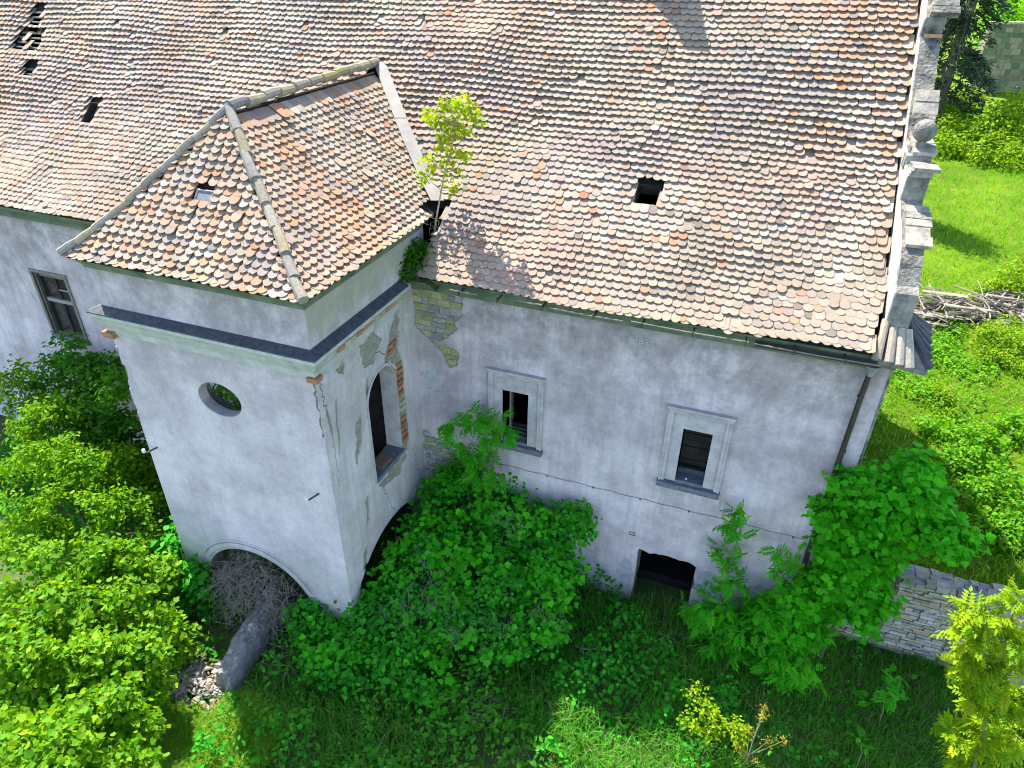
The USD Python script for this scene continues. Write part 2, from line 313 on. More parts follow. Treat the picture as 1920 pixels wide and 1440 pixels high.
def window(x0, label, boards):
    a, b = (x0 + .34, x0 + .91) if boards else (x0 + .31, x0 + .90)
    x1, z0, z1 = x0 + 1.25, -3.68, -1.71
    ring = sbox(x0 + .03, z0 + .14, x1 - .03, z1 - .02).difference(sbox(a, -3.6, b, -2.20))
    w = put(HOUSE, 'window', extrude(ring, .5, (0, -.018, 0), U, V, N), 'frame_stone', label=label)
    m = .115
    put(w, 'head', cat([box(x0 + .002, x1 - .002, -.075, .02, z1 - m, z1 - .02), box(x0 - .025, x1 + .025, -.11, .02, z1 - .02, z1 + .02)]), 'frame_stone')
    put(w, 'jamb', cat([box(x0, x0 + m, -.068, .02, z0 + .13, z1 - m), box(x0 + .004, x0 + .04, -.084, -.068, z0 + .13, z1 - m - .01)]), 'frame_stone')
    put(w, 'jamb', cat([box(x1 - m, x1, -.068, .02, z0 + .13, z1 - m), box(x1 - .04, x1 - .004, -.084, -.068, z0 + .13, z1 - m - .01)]), 'frame_stone')
    put(w, 'sill', cat([box(x0 - .02, x1 + .02, -.125, .03, z0 - .01, z0 + .12), box(a + .003, b - .003, -.03, .5, -3.60, -3.49)]), 'sill_stone')
    if boards:
        for k in range(8): put(w, 'shutter_board', box(a - .1, b + .1, .46 + .01 * (k % 2), .49 + .01 * (k % 2), -3.42 + k * .165, -3.27 + k * .165), 'dark_wood')
        put(w, 'loose_board', box(a + .01, b - .01, .25, .30, -3.485, -3.36), 'flashing')
        put(w, 'white_scrap', trimesh.creation.icosphere(1, .022).apply_translation((a + .22, .05, -3.475)), 'porcelain')
    else:
        put(w, 'frame_post', box(a + .09, a + .12, .2, .24, -3.5, -2.2), 'grey_wood')
        for k in range(3): put(w, 'fallen_board', box(a + .02, b - .02, .12 + k * .11, .2 + k * .11, -3.485, -3.44 + .03 * k), 'flashing')
window(W2[0], 'boarded stone-framed window nearer the downpipe', True)
window(W1[0], 'open dark stone-framed window behind the ash sapling', False)
# the narrow casement left of the tower
w = put(HOUSE, 'casement_window', extrude(sbox(-11.60, -3.60, -10.28, -1.58).difference(sbox(-11.52, -3.52, -10.36, -1.66)), .06, (0, -.035, 0), U, V, N), 'frame_wood', label='broken casement window left of the tower')
put(w, 'frame_post', box(-11.50, -11.39, .06, .16, -3.5, -1.68), 'dark_wood'); put(w, 'frame_post', box(-10.47, -10.37, .06, .16, -3.5, -1.68), 'dark_wood')
put(w, 'head', box(-11.39, -10.47, .07, .15, -1.79, -1.68), 'frame_wood'); put(w, 'transom', box(-11.39, -10.47, .05, .14, -2.52, -2.42), 'grey_wood')
put(w, 'mullion', box(-10.93, -10.86, .08, .15, -3.45, -2.52), 'dark_wood'); put(w, 'mullion', box(-10.93, -10.86, .08, .15, -2.42, -1.79), 'dark_wood'); put(w, 'dark_pane', box(-10.85, -10.48, .16, .18, -3.45, -1.8), 'dark_wood')
put(w, 'glazing_bar', box(-10.88, -10.47, .09, .13, -2.16, -2.12), 'grey_wood'); put(w, 'sill', box(-11.6, -10.28, -.07, .45, -3.66, -3.53), 'sill_stone')
put(w, 'reveal', box(-11.519, -11.502, .17, .46, -3.52, -1.67), 'pale_stone')
# small things on the facade
vent = put(HOUSE, 'air_vent', cat([box(4.72 + k * .095, 4.808 + k * .095, -.012, .01, -.475, -.375) for k in range(3)] + [box(4.815, 4.903, -.012, .01, -.58, -.48)]), 'cornice_stone', label='small T-shaped group of perforated air bricks')
put(vent, 'vent_hole', cat([box(4.735 + k * .095 + i * .028, 4.75 + k * .095 + i * .028, -.0145, .0, -.465 + j * .03, -.45 + j * .03) for k in range(3) for i in range(3) for j in range(3)] + [box(4.83 + i * .028, 4.845 + i * .028, -.0145, .0, -.57 + j * .03, -.555 + j * .03) for i in range(3) for j in range(3)]), 'iron')
put(HOUSE, 'wall_plate', extrude(sbox(5.12, -5.36, 5.25, -5.27).difference(sbox(5.132, -5.348, 5.238, -5.282)), .012, (0, -.012, 0), U, V, N), 'iron', label='little rectangular plate above the doorway')
cx = np.linspace(1.0, 8.75, 60); cz = -4.25 - .012 * np.sin(np.arange(60) * 1.1)
cab = put(HOUSE, 'cable', tube(np.c_[cx, np.full(60, -.012), cz], .0055, sides=5), 'cable', label='thin reddish cable crossing the facade')
for xx in (2.0, 3.12, 4.2, 5.25, 6.3, 7.35, 8.4): put(cab, 'clip', tube([(xx, .01, -4.25), (xx, -.03, -4.255), (xx + .01, -.035, -4.275)], .013, sides=6), 'iron')
# mossy cove under the eaves
def cove(x0, x1):
    pr = [(0.0, -.16), (-.05, -.15), (-.07, -.06), (-.17, .06), (-.24, .13), (-.24, .19), (.2, .26), (.2, -.16)]
    return extrude(Polygon(pr), x1 - x0, (x0, 0, 0), (0, 1, 0), (0, 0, 1), (1, 0, 0))
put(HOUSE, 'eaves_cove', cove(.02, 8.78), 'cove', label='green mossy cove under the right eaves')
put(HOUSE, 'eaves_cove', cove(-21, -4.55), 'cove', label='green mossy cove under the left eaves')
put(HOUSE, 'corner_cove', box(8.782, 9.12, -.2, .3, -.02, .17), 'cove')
# gutter remains and downpipe
g = []
for th in np.linspace(np.pi, 2 * np.pi, 9): g.append((math.cos(th) * .075, math.sin(th) * .075))
gp = Polygon(g + [(x * .88, y * .88) for x, y in g[::-1]])
gut = put(HOUSE, 'gutter', extrude(gp, 1.95, (6.85, -.42, .16), (0, 1, 0), (0, 0, 1), (1, 0, 0)), 'pipe', label='broken dark gutter at the right end of the eaves')
for xa, xb, dz in ((6.85, 8.82, 0.), (4.7, 6.75, .015), (3.15, 4.55, .0), (2.5, 3.0, .04), (1.1, 1.7, .02)):
    put(gut, 'gutter_rod', tube([(xa, -.50, .17 + dz), ((xa + xb) / 2, -.50, .155 + dz), (xb, -.50, .165 + dz)], .013, sides=6), 'rod')
for xx in (1.3, 2.1, 3.0, 4.0, 4.9, 5.8, 6.7, 7.5, 8.3): put(gut, 'gutter_bracket', cat([box(xx - .012, xx + .012, -.51, -.2, .125, .15), box(xx - .012, xx + .012, -.52, -.50, .10, .20)]), 'iron')
dp = put(HOUSE, 'downpipe', tube([(8.78, -.13, -.20), (8.77, -.10, -.6), (8.755, -.10, -2.0), (8.75, -.10, -3.4), (8.75, -.1, -7.0)], .05, sides=10), 'pipe', label='black downpipe at the right corner of the facade', smooth=False)
put(dp, 'hopper', trimesh.creation.revolve([(.052, -.16), (.06, -.1), (.10, 0), (.115, .05), (.10, .05), (.05, -.02)], sections=14).apply_translation((8.78, -.17, -.06)), 'grey_metal')
for zz in (-.7, -1.9, -3.1): put(dp, 'pipe_clamp', tube([(8.765, -.10, zz), (8.765, -.10, zz + .03)], .06, sides=10), 'iron')

# ---------------------------------------------------------------- the gable with its stepped coping
YR = 5.6
prof = [(.02, .2), (.02, .62), (.06, 1.22), (.20, 1.30), (.40, 1.60), (.62, 1.80), (1.0, 2.0), (1.5, 2.2), (1.62, 2.3), (1.60, 2.66), (1.52, 2.70), (1.52, 2.80), (2.0, 2.80), (2.02, 2.92), (2.55, 3.06), (2.9, 3.42), (3.2, 3.78), (3.6, 4.28), (3.9, 4.62), (3.86, 4.74), (3.86, 4.9), (4.2, 5.2), (4.7, 5.75), (5.2, 6.35), (5.2, 6.6), (5.6, 6.65)]
full = prof + [(2 * YR - y, z) for y, z in prof[::-1][1:]]
gpoly = Polygon([(.02, -8.3)] + full + [(2 * YR - .02, -8.3)]).buffer(0)
gu = np.array([-.067, 1, 0]); gu /= np.linalg.norm(gu); gn = np.array([1, .067, 0]); gn /= np.linalg.norm(gn)
GO = np.array([8.80, 0, 0])
GAB = put(HOUSE, 'gable_wall', extrude(gpoly, .33, GO + gn * .02, gu, V, gn), 'gable_stone', label='weathered stepped gable wall rising above the roof edge')
ys = np.linspace(0, 5.5, 40)
roofline = Polygon([(y, float(zroof(y)) - .08) for y in ys] + [(5.5, 9), (0, 9)])
for q in polys(rough(gpoly.buffer(-.02).intersection(roofline), .012, .1, 3)):
    if q.area > .02: put(GAB, 'mortar_fillet', extrude(q, .025, GO - gn * .006, gu, V, gn), 'mortar')
rg = np.random.default_rng(5)
def coping(p, q, n, th=.06, over=.03, tw=.37):
    p, q = np.array(p), np.array(q); d = (q - p); L = np.linalg.norm(d); d = d / L; nn = np.array([-d[1], d[0]]); e = np.linspace(0, L, n + 1)
    for k in range(n):
        a, b = p + d * (e[k] + .006), p + d * (e[k + 1] - .006); hh = th + rg.uniform(-.012, .018)
        c = Polygon([a - nn * .01, b - nn * .01, b + nn * hh, a + nn * hh])
        put(GAB, 'coping_stone', extrude(c, tw + rg.uniform(-.02, .03), GO + gn * (.05 + rg.uniform(0, .02)), gu, V, gn), 'pale_stone' if rg.random() < .55 else 'gable_stone')
coping((.62, 1.80), (1.0, 2.0), 2); coping((1.02, 2.01), (1.5, 2.2), 3); coping((2.04, 2.93), (2.55, 3.06), 3); coping((2.57, 3.08), (3.2, 3.78), 4); coping((1.50, 2.805), (1.98, 2.805), 1, .06)
coping((3.87, 4.90), (4.2, 5.2), 3, .11, tw=.44); coping((4.21, 5.21), (4.7, 5.75), 3, .1, tw=.44)
for k in range(4): put(GAB, 'exposed_brick', extrude(sbox(3.84 + .012 * (k % 2), 4.38 + .085 * k - .06, 3.93, 4.44 + .085 * k - .06), .30, GO + gn * .06, gu, V, gn), 'brick', (.42, .25, .11))
fx = GO + gn * .19 + gu * 2.25
ped = trimesh.creation.revolve([(0, 0), (.16, 0), (.16, .07), (.11, .10), (.085, .2), (.07, .26), (.10, .30), (0, .30)], sections=16); ped.apply_translation((fx[0], fx[1], 2.86))
put(GAB, 'finial_pedestal', cat([(np.array(ped.vertices), np.array(ped.faces)), box(fx[0] - .2, fx[0] + .2, fx[1] - .24, fx[1] + .2, 2.70, 2.93)]), 'gable_stone')
bl = trimesh.creation.icosphere(3, .185); bv = np.array(bl.vertices); bv *= 1 + .05 * (meshkit.fbm(bv * 9, 3, 2)[:, None] - .5)
put(GAB, 'finial_ball', (bv + (fx[0], fx[1], 3.3), np.array(bl.faces)), 'gable_stone', smooth=True, label='round stone ball on the gable shoulder')
# little tiled hood wrapping the corner below the gable
HOOD = put(HOUSE, 'corner_hood', cat([(np.array([(8.72, -.33, .20), (9.56, -.30, .10), (9.2, .2, .54), (8.83, .05, .60), (9.70, 1.35, .22), (9.26, 1.15, .56), (8.72, -.33, .12), (9.56, -.30, .02), (9.70, 1.35, .14), (9.1, 1.2, .1), (8.8, .1, .1)]),
      np.array([[0, 1, 2], [0, 2, 3], [1, 4, 5], [1, 5, 2], [0, 6, 7], [0, 7, 1], [1, 7, 8], [1, 8, 4], [6, 10, 9], [6, 9, 8], [6, 8, 7], [4, 8, 9], [4, 9, 5], [3, 2, 5]]))]), 'hood', label='small tiled hood wrapping the house corner under the gable')
for k, (xa, xb) in enumerate(((8.80, 8.76), (8.93, 8.95), (9.05, 9.11), (9.15, 9.27))):
    a, b = np.array([xa, .02, .64]), np.array([xb, -.36, .205 - .02 * k]); 
    if k == 0: a = np.array([8.80, .10, .72])
    put(HOOD, 'barrel_tile', tube([a, (a + b) / 2 + (0, 0, .01), b], .062, .078, sides=9), 'ridge_tile', ((.40, .31, .23), (.36, .31, .25), (.40, .36, .29), (.38, .35, .29))[k])
for k in range(6):
    a = np.array([9.22, .22 + k * .16, .555]); b = np.array([9.58 + .022 * k, -.22 + .27 * k, .12 + .02 * k])
    put(HOOD, 'slate', tube([a, b], .05, .085, sides=6), 'slate')
put(HOUSE, 'chimney', cat([box(3.04, 3.40, 4.8, 5.4, 4.6, 6.85), box(3.0, 3.44, 4.75, 5.45, 6.85, 7.05)]), 'masonry')

# ---------------------------------------------------------------- the tower
OV = affinity.scale(Point(-2.24, -1.33).buffer(1, 32), .49, .37)
f_arch = unary_union([sbox(-3.9, -8.4, -1.0, -6.8), Point(-2.45, -6.8).buffer(1.45, 32)])
tf = sbox(-4.52, -8.3, 0, 1.12)
core = sbox(-4.49, -8.3, -.03, 1.12).difference(affinity.scale(OV, 1.3, 1.3)).difference(f_arch)
fl = [rough(affinity.scale(Point(x, z).buffer(1, 20), w / 2, h / 2), .06, .07, 50 + k) for k, (x, z, w, h) in enumerate([(-4.25, -6.4, .35, .35), (-.72, -6.35, .3, .22), (-4.5, -1.05, .12, 1.1), (-4.5, -2.2, .06, .5)])]
fcr = [crack((-.03, -.4), (-.03, -1.6), 61, w=.022, amp=.04)]
put(HOUSE, 'tower_wall', extrude(core, .42, (0, -3.53, 0), U, V, N), 'masonry', label='masonry core of the tower front')
put(HOUSE, 'tower_plaster', extrude(tf.difference(OV).difference(f_arch).difference(unary_union(fl + fcr)), .03, (0, -3.56, 0), U, V, N), 'tower_plaster', label='smooth grey plaster of the tower front with an oval opening')
put(HOUSE, 'oval_reveal', extrude(affinity.scale(OV, 1.33, 1.33).difference(affinity.scale(OV, .985, .985)), .21, (0, -3.552, 0), U, V, N), 'frame_stone', label='reveal of the oval opening')
arcpts = [(-2.45 + 1.58 * math.cos(t), -6.8 + 1.58 * math.sin(t)) for t in np.linspace(.42, 2.55, 40)]
put(HOUSE, 'arch_moulding', extrude(unary_union([LineString(arcpts).buffer(.05, cap_style=2), LineString([(-2.45 + (x + 2.45) * 1.07, -6.8 + (z + 6.8) * 1.07) for x, z in arcpts]).buffer(.018, cap_style=2)]), .035, (0, -3.585, 0), U, V, N), 'tower_plaster', label='moulding over the low front arch')
s_win = unary_union([sbox(-2.12, -3.75, -.9, -1.9), Point(-1.51, -1.9).buffer(.61, 24)])
s_arch = unary_union([sbox(-3.25, -8.4, -.15, -6.4), affinity.scale(Point(-1.7, -6.4).buffer(1, 32), 1.6, 1.25)])
side = sbox(-3.53, -8.3, 0, 1.12)
sp = [rough(Polygon(p), a, .05, 70 + k) for k, (p, a) in enumerate([
    ([(-.93, -3.7), (-.93, -1.7), (-1.1, -1.33), (-.85, -1.1), (-.62, -1.6), (-.66, -2.6), (-.6, -3.5), (-.75, -3.9)], .03), ([(-1.35, -1.32), (-1.25, -1.0), (-.95, -.6), (-.72, -.35), (-.62, -.6), (-.8, -1.15), (-1.0, -1.3)], .05),
    ([(-2.15, -.45), (-1.6, -.42), (-1.35, -.75), (-1.75, -1.05), (-2.1, -.9)], .08), ([(-2.12, -1.35), (-1.98, -1.2), (-2.0, -2.0), (-2.16, -2.1)], .03), ([(-2.55, -1.95), (-2.35, -1.85), (-2.45, -2.5), (-2.7, -2.9), (-2.75, -2.7)], .05),
    ([(-2.0, -3.9), (-1.2, -3.78), (-.8, -3.95), (-1.1, -4.25), (-1.9, -4.1)], .06), ([(-2.6, -3.9), (-2.45, -3.8), (-2.5, -4.4), (-2.65, -4.5)], .05), ([(-2.9, -5.1), (-2.7, -5.0), (-2.8, -5.5), (-3.0, -5.6)], .04), ([(-3.25, -5.9), (-3.05, -5.7), (-3.1, -6.3), (-3.3, -6.5)], .05), ([(-3.0, -.55), (-2.7, -.45), (-2.75, -.75)], .05)])]
sp += [Polygon([(-3.40, -1.02), (-3.33, -1.18), (-3.29, -1.55), (-3.32, -1.78), (-3.37, -1.55), (-3.41, -1.2)]), Polygon([(-3.12, -1.15), (-3.05, -1.0), (-3.06, -1.3), (-3.13, -1.6), (-3.10, -1.95), (-3.2, -2.25), (-3.22, -2.2), (-3.17, -1.8), (-3.18, -1.6)]),
       crack((-3.45, -.5), (-3.38, -1.05), 80, w=.012), crack((-3.34, -1.75), (-3.36, -2.9), 81, w=.008), crack((-.60, -.1), (-.86, -1.5), 82, w=.013), crack((-1.9, -.55), (-1.05, -1.35), 83, w=.010), crack((-2.1, -.75), (-2.0, -1.5), 84, w=.006), crack((-1.9, -4.1), (-1.5, -5.1), 85, w=.008), crack((-.5, -3.9), (-.3, -5.2), 86, w=.01)]
SU, SV, SN = (0, 1, 0), (0, 0, 1), (-1, 0, 0)
put(HOUSE, 'tower_wall', extrude(sbox(-3.11, -8.3, 0, 1.12).difference(s_win).difference(s_arch), .39, (-.03, 0, 0), SU, SV, SN), 'masonry', label='masonry core of the tower side')
put(HOUSE, 'tower_side_plaster', extrude(side.difference(s_win).difference(s_arch).difference(unary_union(sp)), .03, (0, 0, 0), SU, SV, SN), 'tower_plaster_side', label='cracked and peeling plaster of the tower side')
put(HOUSE, 'tower_wall', extrude(sbox(-3.11, -8.3, 0, 1.12).difference(sbox(-2.75, -4.2, -.75, -1.9)).difference(s_arch), .42, (-4.10, 0, 0), SU, SV, SN), 'masonry', label='far side wall of the tower')
put(HOUSE, 'tower_lining', box(-4.08, -.43, -.03, -.012, -8.2, 1.1), 'dark_wood')
put(HOUSE, 'tower_upper_wall', box(-.42, .0, .001, .62, -.1, 1.12), 'tower_plaster', label='strip of tower wall against the roof')
put(HOUSE, 'tower_floor', box(-4.05, -.45, -3.1, -.02, -4.9, -4.7), 'dark_wood')
# arched side window: frame lip, sill and reveal, with bare bricks along one edge
wa = put(HOUSE, 'arched_window', extrude(s_win.buffer(.05).difference(s_win.buffer(-.012)).difference(sbox(-3, -4, -.93, -3.79)).difference(sbox(-1.0, -4, -.5, -1.6)), .02, (.018, 0, 0), SU, SV, SN), 'frame_stone', label='tall arched opening in the tower side')
put(wa, 'reveal', extrude(s_win.buffer(.0).difference(s_win.buffer(-.03)), .38, (-.035, 0, 0), SU, SV, SN), 'frame_stone')
put(wa, 'sill', cat([box(-.40, .03, -2.1, -.92, -3.80, -3.70)]), 'sill_stone')
put(wa, 'sill_board', box(-.33, -.05, -1.75, -1.35, -3.69, -3.65), 'brick', (.22, .13, .08))
rb = np.random.default_rng(17)
for k in range(15):
    z = -3.55 + k * .135
    if k in (5, 8): continue
    put(wa, 'brick', box(-.1, .012 + rb.uniform(-.014, .012), -.88 + rb.uniform(-.02, .02), -.70 + rb.uniform(-.03, .04), z, z + .095, .006, rb), 'brick', np.array((.36, .17, .085)) * rb.uniform(.75, 1.25) if k not in (6, 7) else np.array((.40, .41, .27)))
for y, z in ((-1.10, -1.14), (-.94, -1.12), (-1.05, -1.02), (-.9, -1.0)): put(wa, 'brick', box(-.06, .014, y - .075, y + .07, z - .045, z + .045, .006, rb), 'brick', np.array((.38, .17, .08)) * rb.uniform(.8, 1.2))
# cornice ring with dark flashing
def loft(levels, x0, x1, yf, yb_l, yb_r, sides='lfr'):
    ms = []
    for (o, z), (o2, z2) in zip(levels[:-1], levels[1:]):
        A = [(x0 - o, yb_l, z), (x0 - o, yf - o, z), (x1 + o, yf - o, z), (x1 + o, yb_r, z)]
        B = [(x0 - o2, yb_l, z2), (x0 - o2, yf - o2, z2), (x1 + o2, yf - o2, z2), (x1 + o2, yb_r, z2)]
        for k, s in enumerate('lfr'):
            if s in sides: ms.append((np.array([A[k], A[k + 1], B[k + 1], B[k]], float), np.array([[0, 1, 2], [0, 2, 3]])))
    return cat(ms)
lev = [(-.01, -.38), (.03, -.36), (.035, -.24), (.09, -.14), (.13, -.03), (.185, .03), (.185, .12)]
CORN = put(HOUSE, 'tower_cornice', loft(lev + [(.18, .125), (-.01, .20)], -4.52, 0, -3.56, -.02, -.45), 'cornice_stone', label='mossy moulded cornice round the tower')
put(CORN, 'flashing', loft([(.197, .105), (.197, .128), (.012, .215)], -4.52, 0, -3.56, -.02, -.5, 'f'), 'flashing', label='dark metal flashing on the tower cornice')
put(CORN, 'flashing', loft([(.197, .105), (.197, .128), (.012, .215)], -4.52, 0, -3.56, -.02, -.5, 'r'), 'flashing')
put(CORN, 'cornice_return', loft([(.197, .11), (.197, .129), (.012, .216)], -4.52, 0, -3.56, -2.9, -.5, 'l'), 'pale_stone', label='sunlit white corner of the cornice')
for k in range(12):
    y = -3.0 + k * .21
    put(CORN, 'brick', box(.03, .13 + rb.uniform(-.02, .025), y, y + .185, -.115, -.03, .008, rb), 'brick', (np.array((.40, .20, .10)) if rb.random() < .6 else np.array((.40, .37, .22))) * rb.uniform(.8, 1.15))
put(CORN, 'brick', box(-.10, .09, -3.65, -3.45, -.40, -.30, .01, rb), 'brick', (.36, .17, .08)); put(CORN, 'brick', box(-4.62, -4.35, -3.68, -3.5, -.42, -.30, .015, rb), 'brick', (.34, .19, .09))
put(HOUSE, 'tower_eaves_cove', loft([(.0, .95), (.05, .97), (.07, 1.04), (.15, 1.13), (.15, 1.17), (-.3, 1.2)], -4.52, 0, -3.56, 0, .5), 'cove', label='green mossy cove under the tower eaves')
for x, z in ((-.35, -3.01), (-4.28, -3.01)):
    h = put(HOUSE, 'iron_bracket', tube([(x + .02, -3.53, z), (x - .08, -3.76, z - .02), (x - .10, -3.80, z + .02)], .019, sides=7), 'iron', label=('iron bracket low on the tower front beside its right edge' if x > -1 else 'iron bracket at the left edge of the tower front'))
    put(h, 'insulator', trimesh.creation.revolve([(0, 0), (.03, 0), (.038, .03), (.022, .05), (.034, .075), (0, .095)], sections=12).apply_translation((x - .10, -3.80, z + .01)), 'porcelain')
# exposed rough plinth of the corner pier
put(HOUSE, 'pier_foot', box(-1.0, .03, -3.60, -3.05, -8.3, -6.95, .03, rb), 'wall_plaster'); put(HOUSE, 'pier_foot', box(-4.56, -3.85, -3.60, -3.05, -8.3, -6.7, .03, rb), 'wall_plaster')

# ---------------------------------------------------------------- roofs
TT = lambda t: 1.22 + 2.26 * np.clip(t, 0, 1) ** 1.12
def ztower(x, y):
    t = np.minimum(np.minimum((.25 - x) / 2.5, (x + 4.75) / 2.5), (y + 3.82) / 2.0)
    return np.where((t >= 0), TT(t), -9)
def project(P):
    q = np.asarray(P, float) + (0, 0, ZO) - EYE
    d = q @ FWD
    cy, sy = math.cos(YAW), math.sin(YAW); right = np.array([cy, -sy, 0]); up = np.cross(right, FWD)
    return np.stack([960 + FPX * (q @ right) / d, 720 - FPX * (q @ up) / d], -1), d

def tile_batch(P, Uv, Vv, Nv, w, L, H, k, rng, th=.017, yaw=.022, arc=.042):
    n = len(P); a = np.linspace(-.5, .5, 7); bb = np.abs(2 * a) ** 2.7
    loc = [(x, None, i) for i, x in enumerate(a)]
    A = np.zeros((n, 9)); B = np.zeros((n, 9))
    ww = w[:, None]; ar = (arc * rng.uniform(.75, 1.25, n))[:, None]
    A[:, :7] = a[None] * ww; B[:, :7] = bb[None] * ar
    A[:, 7] = .5 * w; A[:, 8] = -.5 * w; B[:, 7] = L; B[:, 8] = L
    A += rng.normal(0, .0015, A.shape); B[:, :7] += rng.normal(0, .002, (n, 7))
    chip = rng.random(n) < .05
    B[chip, :7] += np.abs(rng.normal(0, .02, (chip.sum(), 7)))
    an = rng.normal(0, yaw, n)[:, None]; A, B = A * np.cos(an) - B * np.sin(an), A * np.sin(an) + B * np.cos(an)
    roll = rng.normal(0, .018, n)[:, None]
    C = H[:, None] - np.broadcast_to(k, (n,))[:, None] * B + roll * A
    top = P[:, None] + A[..., None] * Uv[:, None] + B[..., None] * Vv[:, None] + (C + th)[..., None] * Nv[:, None]
    bot = P[:, None] + A[..., None] * Uv[:, None] + B[..., None] * Vv[:, None] + C[..., None] * Nv[:, None]
    v = np.concatenate([top, bot], 1)
    f = [[0, 1, 7]] if False else []
    order = list(range(7)) + [7, 8]
    for i in range(1, 8): f.append([order[0], order[i], order[i + 1]])
    f = [[0, i, i + 1] for i in range(1, 8)]
    for i in range(9):
        if i == 7: continue
        j = (i + 1) % 9
        f += [[i, i + 9, j + 9], [i, j + 9, j]]
    return v, np.array(f)

def tile_tints(x, y, rng, orange):
    n = len(x); p = np.stack([x, y, x * 0], -1)
    base = np.tile(np.array([.40, .345, .275]), (n, 1)); white = np.array([.455, .42, .365])
    grey = np.array([.355, .322, .262]); blue = np.array([.315, .295, .28]); pink = np.array([.445, .325, .26]); org = np.array([.44, .275, .165])
    n1, n2, n3, n4 = (meshkit.fbm(p * (s, s * 1.5, 1), 4, sd) for s, sd in ((.33, 4), (.42, 14), (.62, 24), (.5, 34)))
    def mixin(c, prob, amt):
        nonlocal base
        s = rng.random(n) < prob; a = (amt * rng.uniform(.55, 1, n))[:, None]
        base = np.where(s[:, None], base * (1 - a) + c * a, base)
    mixin(grey, sm(.45, .54, n1) * .85 + .05, .9); mixin(pink, sm(.49, .57, n2) * .8 + .04, .9); mixin(blue, sm(.56, .61, n3) * .8 + .02, .85); mixin(white, sm(.54, .62, n4) * .6 + .04, .8)
    mixin(org, orange, .9); mixin(np.array([.45, .235, .14]), np.full(n, .012), 1.0); mixin(np.array([.19, .18, .16]), np.full(n, .03), .8)
    streak = .84 + .32 * meshkit.fbm(np.stack([x * 1.6, y * .22, x * 0], -1), 3, 77)
    base = base * np.array([.84, .765, .73])
    return base * streak[:, None] * rng.uniform(.88, 1.10, (n, 1)) + rng.normal(0, .005, (n, 3))

